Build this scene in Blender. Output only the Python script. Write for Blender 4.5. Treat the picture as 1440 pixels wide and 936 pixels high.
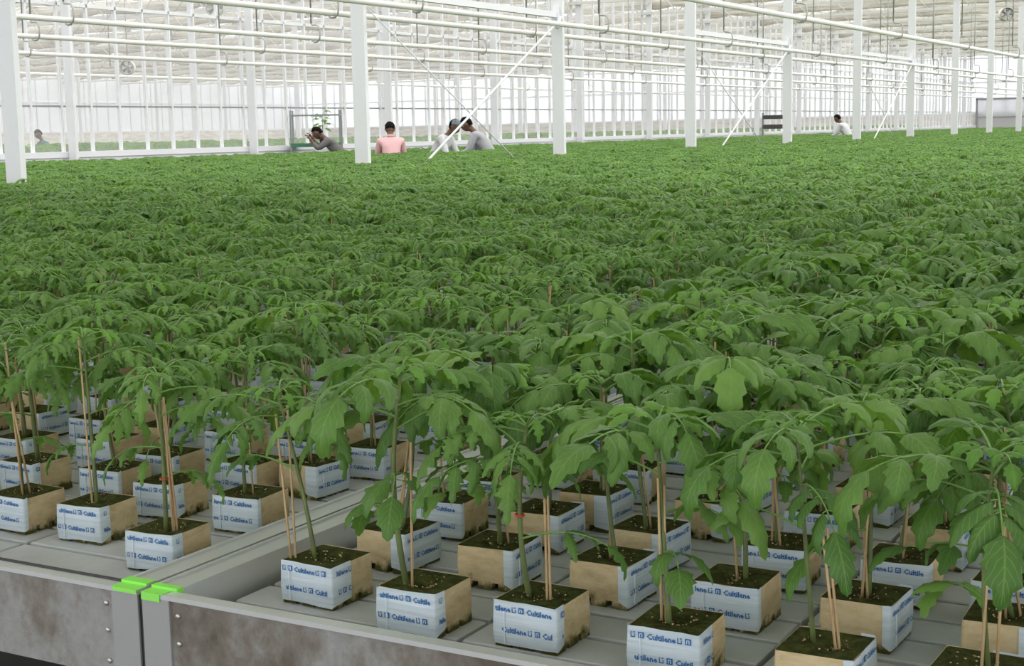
import bpy, bmesh, math, random
from mathutils import Vector, Matrix, Euler

sc = bpy.context.scene
for o in list(bpy.data.objects):
    bpy.data.objects.remove(o)
C = sc.collection

# ------------------------------------------------------------------ camera
# world: X across the trays, Y along them (away from the rim), Z up, 0 = tray floor
FPX, CW, CH, HCAM = 2068.34, 1440, 936, 0.70
RIGHT = Vector((0.870862, 0.4911311, -0.0197385))
UPV = Vector((-0.049656, 0.1278587, 0.9905486))
BACK = Vector((0.489013, -0.861651, 0.1357349))
cam_d = bpy.data.cameras.new('camera')
cam = bpy.data.objects.new('camera', cam_d)
C.objects.link(cam)
cam.matrix_world = Matrix(((RIGHT.x, UPV.x, BACK.x, 0), (RIGHT.y, UPV.y, BACK.y, 0),
                           (RIGHT.z, UPV.z, BACK.z, HCAM), (0, 0, 0, 1)))
cam_d.sensor_fit = 'HORIZONTAL'
cam_d.sensor_width = 36.0
cam_d.lens = FPX / CW * 36.0
cam_d.clip_start, cam_d.clip_end = 0.05, 400
sc.camera = cam

def project(x, y, z):
    v = Vector((x, y, z - HCAM))
    d = -v.dot(BACK)
    if d < 0.05: return None
    return CW / 2 + FPX * v.dot(RIGHT) / d, CH / 2 - FPX * v.dot(UPV) / d, d

# ------------------------------------------------------------------ light: an overcast sky over the glass roof
SKY = 2.45
w = bpy.data.worlds.new('overcast_sky'); sc.world = w; w.use_nodes = True
nt = w.node_tree
bg = nt.nodes['Background']
tc = nt.nodes.new('ShaderNodeTexCoord'); sp = nt.nodes.new('ShaderNodeSeparateXYZ')
cr = nt.nodes.new('ShaderNodeValToRGB')
nt.links.new(tc.outputs['Generated'], sp.inputs[0]); nt.links.new(sp.outputs['Z'], cr.inputs[0])
cr.color_ramp.elements[0].color = (0.80, 0.83, 0.88, 1); cr.color_ramp.elements[0].position = 0.0
cr.color_ramp.elements[1].color = (1.0, 1.0, 0.985, 1); cr.color_ramp.elements[1].position = 0.9
nt.links.new(cr.outputs[0], bg.inputs[0])
bg.inputs[1].default_value = SKY
sun_d = bpy.data.lights.new('hazy_sun', 'SUN'); sun_d.energy = 2.5; sun_d.angle = math.radians(50); sun_d.color = (1.0, 0.98, 0.94)
sun = bpy.data.objects.new('hazy_sun', sun_d); C.objects.link(sun)
sun.rotation_euler = Vector((0.80, 0.25, 0.62)).to_track_quat('Z', 'Y').to_euler(); sun.location = (20, 10, 30)
sc.view_settings.view_transform = 'Standard'; sc.view_settings.look = 'None'
sc.view_settings.gamma = 1; sc.view_settings.use_curve_mapping = False
sc.view_settings.exposure = 0.0
sc.cycles.transparent_max_bounces = 24
sc.cycles.max_bounces = 8
sc.cycles.diffuse_bounces = 4
sc.cycles.caustics_reflective = False; sc.cycles.caustics_refractive = False

R = random.Random(11)

# ------------------------------------------------------------------ helpers
class MB:
    """collects pieces, builds one mesh"""
    def __init__(s): s.v = []; s.f = []; s.m = []; s.uv = {}; s.smooth = []
    def add(s, vs, fs, mi=0, sm=False, uvs=None):
        b = len(s.v); s.v += [tuple(v) for v in vs]
        for f in fs:
            s.f.append([i + b for i in f]); s.m.append(mi); s.smooth.append(sm)
        if uvs:
            for i, u in enumerate(uvs): s.uv[b + i] = u
        return s
    def box(s, x0, x1, y0, y1, z0, z1, mi=0):
        vs = [(x0, y0, z0), (x1, y0, z0), (x1, y1, z0), (x0, y1, z0), (x0, y0, z1), (x1, y0, z1), (x1, y1, z1), (x0, y1, z1)]
        return s.add(vs, [(0, 3, 2, 1), (4, 5, 6, 7), (0, 1, 5, 4), (1, 2, 6, 5), (2, 3, 7, 6), (3, 0, 4, 7)], mi)
    def tube(s, pts, rad, n=6, mi=0, cap=True):
        pts = [Vector(p) for p in pts]
        if not isinstance(rad, (list, tuple)): rad = [rad] * len(pts)
        vs = []; fs = []; ref = None
        for i, p in enumerate(pts):
            a = pts[max(i - 1, 0)]; b = pts[min(i + 1, len(pts) - 1)]
            t = (b - a).normalized()
            if ref is None: ref = t.orthogonal().normalized()
            ref = (ref - t * ref.dot(t)).normalized(); bi = t.cross(ref)
            for k in range(n):
                an = 2 * math.pi * k / n
                vs.append(p + (ref * math.cos(an) + bi * math.sin(an)) * rad[i])
        for i in range(len(pts) - 1):
            for k in range(n):
                k2 = (k + 1) % n
                fs.append((i * n + k, i * n + k2, (i + 1) * n + k2, (i + 1) * n + k))
        if cap:
            fs.append(tuple(range(n - 1, -1, -1))); fs.append(tuple((len(pts) - 1) * n + k for k in range(n)))
        return s.add(vs, fs, mi, True)
    def bar(s, a, b, w_, mi=0): return s.tube([a, b], w_, 4, mi)
    def extend(s, o, M=None, mm=None):
        b = len(s.v); s.v += [tuple(M @ Vector(v)) if M is not None else v for v in o.v]
        for f, m, k in zip(o.f, o.m, o.smooth):
            s.f.append([i + b for i in f]); s.m.append(mm[m] if mm else m); s.smooth.append(k)
        for k, u in o.uv.items(): s.uv[b + k] = u
        return s
    def mesh(s, name, mats):
        me = bpy.data.meshes.new(name); me.from_pydata(s.v, [], s.f)
        for m in (mats if isinstance(mats, (list, tuple)) else [mats]): me.materials.append(m)
        me.polygons.foreach_set('material_index', s.m)
        me.polygons.foreach_set('use_smooth', s.smooth)
        if s.uv:
            uvl = me.uv_layers.new(name='UVMap')
            data = [0.0] * (2 * len(me.loops))
            for i, l in enumerate(me.loops):
                u = s.uv.get(l.vertex_index, (0, 0)); data[2 * i] = u[0]; data[2 * i + 1] = u[1]
            uvl.data.foreach_set('uv', data)
        me.update()
        return me

def obj(name, me, parent=None, loc=(0, 0, 0), rot=(0, 0, 0), sca=None):
    o = bpy.data.objects.new(name, me); C.objects.link(o)
    o.location = loc; o.rotation_euler = rot
    if sca: o.scale = sca if isinstance(sca, (tuple, list)) else (sca,) * 3
    if parent: o.parent = parent
    return o
def tag(o, label=None, cat=None, group=None, kind=None):
    if label: o['label'] = label
    if cat: o['category'] = cat
    if group: o['group'] = group
    if kind: o['kind'] = kind
    return o
def thing(name, label, cat, loc=(0, 0, 0), rz=0, group=None):
    return tag(obj(name, None, None, loc, (0, 0, rz)), label, cat, group)

# ------------------------------------------------------------------ materials
def mat(name, col, rough=0.6, metal=0.0, spec=0.5):
    m = bpy.data.materials.new(name); m.use_nodes = True
    b = m.node_tree.nodes['Principled BSDF']
    b.inputs['Base Color'].default_value = (*col, 1); b.inputs['Roughness'].default_value = rough
    b.inputs['Metallic'].default_value = metal; b.inputs['Specular IOR Level'].default_value = spec
    return m
def nodes(m): return m.node_tree.nodes, m.node_tree.links, m.node_tree.nodes['Principled BSDF']
def noise(m, scale, detail=4, rough=0.6, coord='Object', stretch=None, seed_obj=False):
    n, l, b = nodes(m)
    t = n.new('ShaderNodeTexCoord'); mp = n.new('ShaderNodeMapping'); x = n.new('ShaderNodeTexNoise')
    l.new(t.outputs[coord], mp.inputs[0]); l.new(mp.outputs[0], x.inputs['Vector'])
    if stretch: mp.inputs['Scale'].default_value = stretch
    if seed_obj:
        oi = n.new('ShaderNodeObjectInfo'); mu = n.new('ShaderNodeMath'); mu.operation = 'MULTIPLY'; mu.inputs[1].default_value = 37.0
        l.new(oi.outputs['Random'], mu.inputs[0]); l.new(mu.outputs[0], mp.inputs['Location'])
    x.inputs['Scale'].default_value = scale; x.inputs['Detail'].default_value = detail; x.inputs['Roughness'].default_value = rough
    return x
def ramp(m, fac, stops):
    n, l, b = nodes(m); r = n.new('ShaderNodeValToRGB'); l.new(fac, r.inputs[0])
    e = r.color_ramp.elements
    while len(e) < len(stops): e.new(0.5)
    for i, (p, c) in enumerate(stops): e[i].position = p; e[i].color = (*c, 1)
    return r
def bump(m, h, strength, dist=0.002):
    n, l, b = nodes(m); bp = n.new('ShaderNodeBump'); l.new(h, bp.inputs['Height'])
    bp.inputs['Strength'].default_value = strength; bp.inputs['Distance'].default_value = dist
    l.new(bp.outputs[0], b.inputs['Normal']); return bp

def leaf_mat(name, dark, lite, vein, trans):
    m = mat(name, dark, 0.45, 0, 0.35); n, l, b = nodes(m)
    oi = n.new('ShaderNodeObjectInfo'); r = ramp(m, oi.outputs['Random'], [(0.0, dark), (0.55, tuple((a + c) / 2 for a, c in zip(dark, lite))), (1.0, lite)])
    x = noise(m, 30, 3, 0.6); mx = n.new('ShaderNodeMix'); mx.data_type = 'RGBA'; mx.blend_type = 'MULTIPLY'
    rr = ramp(m, x.outputs[0], [(0.3, (0.78, 0.8, 0.72)), (0.7, (1.12, 1.1, 1.05))])
    mx.inputs[0].default_value = 1.0; l.new(r.outputs[0], mx.inputs[6]); l.new(rr.outputs[0], mx.inputs[7])
    # midrib and side veins from the leaf's own coordinates
    uv = n.new('ShaderNodeUVMap'); s = n.new('ShaderNodeSeparateXYZ'); l.new(uv.outputs[0], s.inputs[0])
    ab = n.new('ShaderNodeMath'); ab.operation = 'ABSOLUTE'; l.new(s.outputs[0], ab.inputs[0])
    mid = n.new('ShaderNodeMath'); mid.operation = 'LESS_THAN'; l.new(ab.outputs[0], mid.inputs[0]); mid.inputs[1].default_value = 0.05
    k = n.new('ShaderNodeMath'); k.operation = 'MULTIPLY_ADD'; l.new(ab.outputs[0], k.inputs[0]); k.inputs[1].default_value = -0.35; l.new(s.outputs[1], k.inputs[2])
    k2 = n.new('ShaderNodeMath'); k2.operation = 'MULTIPLY'; l.new(k.outputs[0], k2.inputs[0]); k2.inputs[1].default_value = 7.0
    fr = n.new('ShaderNodeMath'); fr.operation = 'FRACT'; l.new(k2.outputs[0], fr.inputs[0])
    lt = n.new('ShaderNodeMath'); lt.operation = 'LESS_THAN'; l.new(fr.outputs[0], lt.inputs[0]); lt.inputs[1].default_value = 0.12
    mxv = n.new('ShaderNodeMath'); mxv.operation = 'MAXIMUM'; l.new(mid.outputs[0], mxv.inputs[0]); l.new(lt.outputs[0], mxv.inputs[1])
    vs = n.new('ShaderNodeMath'); vs.operation = 'MULTIPLY'; l.new(mxv.outputs[0], vs.inputs[0]); vs.inputs[1].default_value = 0.45
    m2 = n.new('ShaderNodeMix'); m2.data_type = 'RGBA'; l.new(vs.outputs[0], m2.inputs[0]); l.new(mx.outputs[2], m2.inputs[6]); m2.inputs[7].default_value = (*vein, 1)
    l.new(m2.outputs[2], b.inputs['Base Color'])
    bump(m, fr.outputs[0], 0.25, 0.001)
    tr = n.new('ShaderNodeBsdfTranslucent'); ms = n.new('ShaderNodeMixShader'); ms.inputs[0].default_value = trans
    hv = n.new('ShaderNodeMix'); hv.data_type = 'RGBA'; hv.blend_type = 'MULTIPLY'; hv.inputs[0].default_value = 1; l.new(m2.outputs[2], hv.inputs[6]); hv.inputs[7].default_value = (1.25, 1.3, 0.45, 1)
    l.new(hv.outputs[2], tr.inputs[0])
    out = n['Material Output']; l.new(b.outputs[0], ms.inputs[1]); l.new(tr.outputs[0], ms.inputs[2]); l.new(ms.outputs[0], out.inputs[0])
    return m
M_LEAF = leaf_mat('leaf_green', (0.090, 0.205, 0.044), (0.190, 0.350, 0.078), (0.24, 0.39, 0.11), 0.30)
M_YOUNG = leaf_mat('leaf_young', (0.12, 0.28, 0.045), (0.18, 0.37, 0.065), (0.22, 0.40, 0.10), 0.32)
M_STEM = mat('stem_green', (0.11, 0.20, 0.045), 0.5)
n_, l_, b_ = nodes(M_STEM)
x_ = noise(M_STEM, 14, 3); r_ = ramp(M_STEM, x_.outputs[0], [(0.3, (0.08, 0.10, 0.035)), (0.7, (0.19, 0.25, 0.07))]); l_.new(r_.outputs[0], b_.inputs['Base Color'])
M_PET = mat('petiole_green', (0.17, 0.32, 0.07), 0.5)
M_STICK = mat('bamboo', (0.62, 0.43, 0.22), 0.6)
n_, l_, b_ = nodes(M_STICK)
x_ = noise(M_STICK, 40, 3, 0.6, stretch=(3, 3, 0.3)); r_ = ramp(M_STICK, x_.outputs[0], [(0.3, (0.48, 0.31, 0.15)), (0.7, (0.70, 0.51, 0.28))]); l_.new(r_.outputs[0], b_.inputs['Base Color'])
M_CLIP = mat('red_clip', (0.55, 0.06, 0.03), 0.5)
# rockwool: fibrous tan, algae at the foot
M_WOOL = mat('rockwool', (0.6, 0.45, 0.25), 0.95, 0, 0.1)
n_, l_, b_ = nodes(M_WOOL)
x_ = noise(M_WOOL, 26, 6, 0.7, stretch=(1, 1, 2.5), seed_obj=True)
r_ = ramp(M_WOOL, x_.outputs[0], [(0.28, (0.43, 0.33, 0.18)), (0.5, (0.58, 0.46, 0.27)), (0.72, (0.67, 0.55, 0.35))])
t_ = n_.new('ShaderNodeTexCoord'); s_ = n_.new('ShaderNodeSeparateXYZ'); l_.new(t_.outputs['Object'], s_.inputs[0])
xa = noise(M_WOOL, 45, 4, 0.6, seed_obj=True)
a_ = n_.new('ShaderNodeMath'); a_.operation = 'MULTIPLY_ADD'; l_.new(xa.outputs[0], a_.inputs[0]); a_.inputs[1].default_value = -0.055; l_.new(s_.outputs[2], a_.inputs[2])
mr = n_.new('ShaderNodeMapRange'); l_.new(a_.outputs[0], mr.inputs[0]); mr.inputs[1].default_value = -0.024; mr.inputs[2].default_value = -0.010; mr.inputs[3].default_value = 1; mr.inputs[4].default_value = 0
mx_ = n_.new('ShaderNodeMix'); mx_.data_type = 'RGBA'; l_.new(mr.outputs[0], mx_.inputs[0]); l_.new(r_.outputs[0], mx_.inputs[6]); mx_.inputs[7].default_value = (0.085, 0.085, 0.02, 1)
l_.new(mx_.outputs[2], b_.inputs['Base Color']); bump(M_WOOL, x_.outputs[0], 0.5, 0.003)
# plastic wrap, wrinkled across
M_WRAP = mat('wrap_film', (0.6, 0.7, 0.75), 0.35, 0, 0.5)
n_, l_, b_ = nodes(M_WRAP)
x_ = noise(M_WRAP, 8, 4, 0.6, stretch=(1, 1, 22), seed_obj=True)
r_ = ramp(M_WRAP, x_.outputs[0], [(0.35, (0.50, 0.585, 0.635)), (0.65, (0.64, 0.72, 0.765))]); l_.new(r_.outputs[0], b_.inputs['Base Color'])
bump(M_WRAP, x_.outputs[0], 0.35, 0.0015)
M_INK = mat('blue_ink', (0.018, 0.13, 0.36), 0.5)
M_WHITE = mat('print_white', (0.66, 0.73, 0.77), 0.5)
M_MOSS = mat('mossy_soil', (0.05, 0.06, 0.02), 1.0, 0, 0.05)
n_, l_, b_ = nodes(M_MOSS)
x_ = noise(M_MOSS, 55, 6, 0.7, seed_obj=True)
r_ = ramp(M_MOSS, x_.outputs[0], [(0.30, (0.030, 0.026, 0.012)), (0.5, (0.062, 0.070, 0.020)), (0.72, (0.115, 0.125, 0.040))]); l_.new(r_.outputs[0], b_.inputs['Base Color'])
bump(M_MOSS, x_.outputs[0], 1.0, 0.006)
M_CRUMB = mat('bark_crumb', (0.45, 0.30, 0.16), 0.9)
n_, l_, b_ = nodes(M_CRUMB)
x_ = noise(M_CRUMB, 90, 1); r_ = ramp(M_CRUMB, x_.outputs[0], [(0.35, (0.16, 0.05, 0.03)), (0.5, (0.42, 0.27, 0.13)), (0.62, (0.72, 0.62, 0.45))]); l_.new(r_.outputs[0], b_.inputs['Base Color'])
M_PLANK = mat('tray_plastic', (0.52, 0.55, 0.55), 0.6)
n_, l_, b_ = nodes(M_PLANK)
x_ = noise(M_PLANK, 5, 6, 0.65, coord='Object', seed_obj=True); r_ = ramp(M_PLANK, x_.outputs[0], [(0.3, (0.42, 0.43, 0.42)), (0.6, (0.54, 0.56, 0.56)), (0.8, (0.60, 0.62, 0.62))]); l_.new(r_.outputs[0], b_.inputs['Base Color'])
M_GAP = mat('dark_gap', (0.018, 0.018, 0.018), 0.8)
M_PLATE = mat('plate_grey', (0.40, 0.40, 0.395), 0.5, 0.3)
M_ALU = mat('aluminium', (0.72, 0.72, 0.71), 0.38, 0.55)
n_, l_, b_ = nodes(M_ALU)
x_ = noise(M_ALU, 60, 3, 0.6, stretch=(0.05, 0.05, 1)); b_.inputs['Base Color'].default_value = (0.76, 0.77, 0.76, 1); bump(M_ALU, x_.outputs[0], 0.08, 0.001)
# weathered front panels of the trays: grey sheet with brown water stains
def panel_mat(name, lo):
    m = mat(name, (0.5, 0.5, 0.5), 0.5, 0.3); n, l, b = nodes(m)
    x = noise(m, 4.2, 8, 0.70, stretch=(1, 1, 0.7))
    r = ramp(m, x.outputs[0], [(lo - 0.10, (0.13, 0.105, 0.078)), (lo, (0.24, 0.215, 0.18)), (lo + 0.09, (0.36, 0.355, 0.34)), (0.8, (0.43, 0.43, 0.42))])
    x2 = noise(m, 70, 4, 0.7); r2 = ramp(m, x2.outputs[0], [(0.3, (0.85, 0.85, 0.85)), (0.7, (1.08, 1.08, 1.08))])
    k = n.new('ShaderNodeMix'); k.data_type = 'RGBA'; k.blend_type = 'MULTIPLY'; k.inputs[0].default_value = 1
    l.new(r.outputs[0], k.inputs[6]); l.new(r2.outputs[0], k.inputs[7]); l.new(k.outputs[2], b.inputs['Base Color']); return m
M_PANEL = panel_mat('stained_aluminium', 0.50); M_PANEL2 = panel_mat('clean_aluminium', 0.40)
M_TAPE = mat('green_tape', (0.30, 0.85, 0.12), 0.55)
M_RIVET = mat('rivet', (0.62, 0.60, 0.57), 0.35, 0.7)
M_CONC = mat('concrete', (0.16, 0.16, 0.155), 0.9)
n_, l_, b_ = nodes(M_CONC)
x_ = noise(M_CONC, 1.5, 6, 0.6); r_ = ramp(M_CONC, x_.outputs[0], [(0.3, (0.045, 0.045, 0.043)), (0.7, (0.085, 0.085, 0.08))]); l_.new(r_.outputs[0], b_.inputs['Base Color'])  # floor colour darkened to carry the shadow under the benches
M_PAINT = mat('white_paint', (0.77, 0.775, 0.80), 0.45)
M_PIPE = mat('cream_pipe', (0.86, 0.83, 0.80), 0.4)
M_HOOK = mat('galvanised_steel', (0.40, 0.40, 0.39), 0.45, 0.5)
M_TRUSS = mat('truss_grey', (0.66, 0.66, 0.64), 0.5)
M_SCREEN = mat('screen_cloth', (0.80, 0.77, 0.71), 0.9)
M_BEIGE = mat('insulated_panel', (0.72, 0.68, 0.61), 0.8)
n_, l_, b_ = nodes(M_BEIGE)
x_ = noise(M_BEIGE, 1.2, 5, 0.7, stretch=(1, 1, 5)); r_ = ramp(M_BEIGE, x_.outputs[0], [(0.35, (0.50, 0.48, 0.43)), (0.65, (0.78, 0.75, 0.69))]); l_.new(r_.outputs[0], b_.inputs['Base Color'])
M_DARK = mat('dark_plastic', (0.05, 0.05, 0.05), 0.6)
M_GREYM = mat('grey_metal', (0.28, 0.30, 0.30), 0.5, 0.3)
M_GREENP = mat('green_plastic', (0.06, 0.20, 0.13), 0.5)

def film(name, tint, t_clear, t_lucent):
    """sheet that lets part of the light straight through and scatters the rest"""
    m = bpy.data.materials.new(name); m.use_nodes = True; n = m.node_tree.nodes; l = m.node_tree.links
    for x in list(n): n.remove(x)
    out = n.new('ShaderNodeOutputMaterial'); tr = n.new('ShaderNodeBsdfTransparent'); tl = n.new('ShaderNodeBsdfTranslucent'); df = n.new('ShaderNodeBsdfDiffuse')
    for x in (tl, df): x.inputs[0].default_value = (*tint, 1)
    a = n.new('ShaderNodeMixShader'); a.inputs[0].default_value = t_lucent; l.new(df.outputs[0], a.inputs[1]); l.new(tl.outputs[0], a.inputs[2])
    b = n.new('ShaderNodeMixShader'); b.inputs[0].default_value = t_clear; l.new(a.outputs[0], b.inputs[1]); l.new(tr.outputs[0], b.inputs[2])
    l.new(b.outputs[0], out.inputs[0]); return m
M_GLASS = film('dusty_glass', (0.92, 0.93, 0.94), 0.89, 0.55)
M_ROOF = film('roof_glass', (0.88, 0.84, 0.78), 0.52, 0.62)
M_FARWALL = film('diffuse_cladding', (0.93, 0.94, 0.96), 0.10, 0.62)
M_SHADE = film('added_shade_sheet', (0.80, 0.80, 0.77), 0.20, 0.55)  # for the sheet added overhead, out of view, to dim the front trays
M_CLOTH = film('gathered_screen', (0.9, 0.86, 0.8), 0.05, 0.55)
n_, l_ = M_CLOTH.node_tree.nodes, M_CLOTH.node_tree.links
t_ = n_.new('ShaderNodeTexCoord'); mp_ = n_.new('ShaderNodeMapping'); x_ = n_.new('ShaderNodeTexNoise'); r_ = n_.new('ShaderNodeValToRGB')
mp_.inputs['Scale'].default_value = (0.7, 2, 14); x_.inputs['Scale'].default_value = 1.0; x_.inputs['Detail'].default_value = 7; x_.inputs['Roughness'].default_value = 0.75
l_.new(t_.outputs['Object'], mp_.inputs[0]); l_.new(mp_.outputs[0], x_.inputs['Vector']); l_.new(x_.outputs[0], r_.inputs[0])
r_.color_ramp.elements[0].position = 0.33; r_.color_ramp.elements[0].color = (0.45, 0.42, 0.37, 1); r_.color_ramp.elements[1].position = 0.58; r_.color_ramp.elements[1].color = (0.95, 0.92, 0.87, 1)
for q_ in n_:
    if q_.type in ('BSDF_TRANSLUCENT', 'BSDF_DIFFUSE'): l_.new(r_.outputs[0], q_.inputs[0])
M_DOOR = film('grey_curtain', (0.85, 0.85, 0.86), 0.30, 0.5)

# ------------------------------------------------------------------ the setting
XC, XW, YEND = -9.8, -19.5, 91.0
COLY = [8.83 + 4.87 * i for i in range(17)]
ZF = -0.75
m_ = MB(); m_.box(-110, 14, -8, YEND + 3, ZF - 0.1, ZF)
tag(obj('floor', m_.mesh('floor', M_CONC)), kind='structure')

# roof: rows of glass ridges running along the house
roof = tag(obj('ceiling', None), kind='structure')
P = 3.25; m_ = MB(); bars = MB()
xs = [-9.8 - P * 25 + P * i for i in range(32)]
for i, x in enumerate(xs[:-1]):
    for a, za, b, zb in ((x, 5.0, x + P / 2, 5.8), (x + P / 2, 5.8, x + P, 5.0)):
        m_.add([(a, -8, za), (b, -8, zb), (b, YEND, zb), (a, YEND, za)], [(0, 1, 2, 3)])
        for k in range(62):
            y = -8 + k * 1.6
            if y > YEND: break
            bars.bar((a, y, za - 0.03), (b, y, zb - 0.03), 0.02)
    bars.bar((x + P / 2, -8, 5.78), (x + P / 2, YEND, 5.78), 0.04)
obj('glazing', m_.mesh('glazing', M_ROOF), roof)
tag(obj('glazing_bars', bars.mesh('glazing_bars', M_TRUSS), roof), kind='stuff')
for i, x in enumerate(xs):
    g = MB(); g.box(x - 0.10, x + 0.10, -8, YEND, 4.9, 5.03)
    obj('gutter', g.mesh('gutter', M_PAINT), roof)

# lattice trusses across the house, a folded shade screen bundled under each
tm = MB(); X0, X1 = -91.05, 9.7
tm.box(X0, X1, -0.04, 0.04, 4.22, 4.30); tm.box(X0, X1, -0.04, 0.04, 4.84, 4.92)
k = 0; x = X0
while x < X1 - 0.6:
    z0, z1 = (4.26, 4.88) if k % 2 == 0 else (4.88, 4.26)
    tm.bar((x, 0, z0), (x + 0.65, 0, z1), 0.018); x += 0.65; k += 1
tme = tm.mesh('truss', M_TRUSS)
sm_ = MB(); n = 200
for j, (dy, dz) in enumerate(((-0.16, 4.50), (-0.10, 4.38), (0.02, 4.36), (0.12, 4.42), (0.16, 4.56), (0.0, 4.62))): pass
ring = [(-0.05, 4.62), (-0.035, 4.44), (0.0, 4.40), (0.035, 4.44), (0.05, 4.62), (0.0, 4.80)]
vs = []; fs = []
rr_ = random.Random(5)
for i in range(n + 1):
    xx = X0 + (X1 - X0) * i / n; dz = rr_.uniform(-0.05, 0.05)
    for (a, b) in ring: vs.append((xx, a + 0.3, b + dz + rr_.uniform(-0.03, 0.03)))
for i in range(n):
    for k in range(6):
        k2 = (k + 1) % 6; fs.append((i * 6 + k, i * 6 + k2, i * 6 + 6 + k2, i * 6 + 6 + k))
sm_.add(vs, fs, 0, True); sme = sm_.mesh('screen_bundle', M_CLOTH)
for i, y in enumerate([COLY[0] - 4.87 * 2, COLY[0] - 4.87] + COLY):
    t = thing('roof_truss', 'white lattice roof truss spanning the greenhouse high over the crop', 'truss', (0, y, 0), 0, 'roof trusses across the greenhouse')
    obj('lattice', tme, t); obj('screen_bundle', sme, t)

tag(obj('unseen_shade_sheet', MB().box(-9.6, 14, -8, 8.0, 4.08, 4.085).mesh('added_shade_sheet', M_SHADE)), kind='structure')   # unseen sheet added over the front trays to darken the foreground

# main row of columns
colm = MB(); colm.box(-0.09, 0.09, -0.03, 0.03, ZF, 4.9)
colm.box(-0.14, 0.14, -0.10, 0.10, ZF, ZF + 0.02)
colme = colm.mesh('column', M_PAINT)
ordn = ['first', 'second', 'third', 'fourth', 'fifth', 'sixth', 'seventh', 'eighth', 'ninth', 'tenth', 'eleventh', 'twelfth']
CY = [8.83, 13.9, 18.75, 23.6, 28.6, 33.4, 38.15, 43.0, 47.7, 52.4] + [52.4 + 4.87 * k for k in range(1, 8)]
COLS = []
for i, y in enumerate(CY):
    if i == 0: lab = 'white steel column rising from the crop, the widest and nearest of its row'
    elif i < 10: lab = 'white steel column rising from the crop, %s along the row from the widest one' % ordn[i]
    else: lab = 'white steel column at the far end of the long column row'
    o = obj('column', colme, None, (XC, y, 0)); tag(o, lab, 'column', 'white columns standing in the crop', 'thing'); COLS.append((XC, y))
# columns beyond the glass wall
for cx in (-29.3, -39.1, -48.8):
    for y in COLY[1:]:
        p = project(cx, y, 1)
        if p and -40 < p[0] < 1400:
            tag(obj('column', colme, None, (cx, y, 0)), 'white column standing in the compartment beyond the glass partition', 'column', 'columns beyond the glass partition', 'thing')

# braced bays: a strut between the columns and two crossing rods
for bay, (a, b) in enumerate(((1, 2), (3, 4), (5, 6))):
    ya, yb = CY[a], CY[b]
    where = ('the second and third', 'the fourth and fifth', 'the sixth and seventh')[bay]
    m_ = MB(); m_.box(-0.035, 0.035, ya + 0.03, yb - 0.03, 2.27, 2.35)
    m_.box(-0.05, 0.05, yb - 0.09, yb - 0.03, 2.20, 2.42)
    tag(obj('strut', m_.mesh('strut', M_PAINT), None, (XC, 0, 0)), 'white horizontal steel strut joining %s columns' % where, 'strut', None, 'thing')
    for s in (0, 1):
        y0, y1 = (ya, yb) if s == 0 else (yb, ya)
        sg = 1 if y1 > y0 else -1
        m_ = MB(); m_.tube([(0, y0 + sg * .05, 2.24), (0, y1 - sg * .05, -0.28)], 0.016 if s else 0.008, 6)
        m_.tube([(0, y0 + sg * .03, 2.28), (0, y0 + sg * .14, 2.12)], 0.025, 6)
        tag(obj('brace_rod', m_.mesh('brace_rod', M_PAINT), None, (XC - 0.06 + 0.12 * s, 0, 0)),
            ('thick' if s else 'thin') + ' slanting brace rod between %s columns' % where + (', sloping down toward the widest column' if s else ', sloping away from the widest column'), 'brace', None, 'thing')

# pipes along the house on hooked hangers
ZP = 2.12
def pipe(x, z, r, label, ph, m=M_PIPE, y0=4.0, hooks=True):
    t = thing('heating_pipe', label, 'pipe', (x, 0, z), 0, 'white pipes hung along the greenhouse')
    p_ = MB(); p_.tube([(0, y0, 0), (0, YEND - 1, 0)], r, 8); obj('pipe', p_.mesh('pipe', m), t)
    if hooks:
        for hy in [ph + 4.87 * k for k in range(-2, 13)]:
            h = MB(); k_ = -0.075
            top = [(k_, hy, 2.75), (k_, hy, 0.22)]
            crook = [(k_, hy, 0.22), (k_ + 0.01, hy, 0.20), (0.03, hy, 0.19), (0.065, hy, 0.165), (0.08, hy, 0.12), (0.08, hy, 0.03), (0.065, hy, -0.02), (0.03, hy, -0.05), (-0.02, hy, -0.055), (-0.06, hy, -0.035)]
            h.tube(top, 0.012, 6); h.tube(crook, 0.012, 6)
            obj('hanger_hook', h.mesh('hanger_hook', M_HOOK), t)
pipe(-6.45, ZP, 0.036, 'cream pipe passing in front of the fourth column, thickest and highest in view', 19.35)
pipe(-9.35, ZP, 0.034, 'cream pipe crossing just in front of the column row', 19.3)
pipe(-10.5, ZP, 0.034, 'white pipe running directly behind the column row', 19.25)
pipe(-13.4, ZP, 0.034, 'white pipe second behind the column row, above the crop', 17.9)
pipe(-15.8, ZP, 0.034, 'white pipe third behind the column row, above the crop', 19.6)
pipe(-18.9, ZP, 0.034, 'white pipe close in front of the glass partition', 22.3)
pipe(-24.5, ZP, 0.034, 'white pipe running just beyond the glass partition', 20.2)

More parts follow.
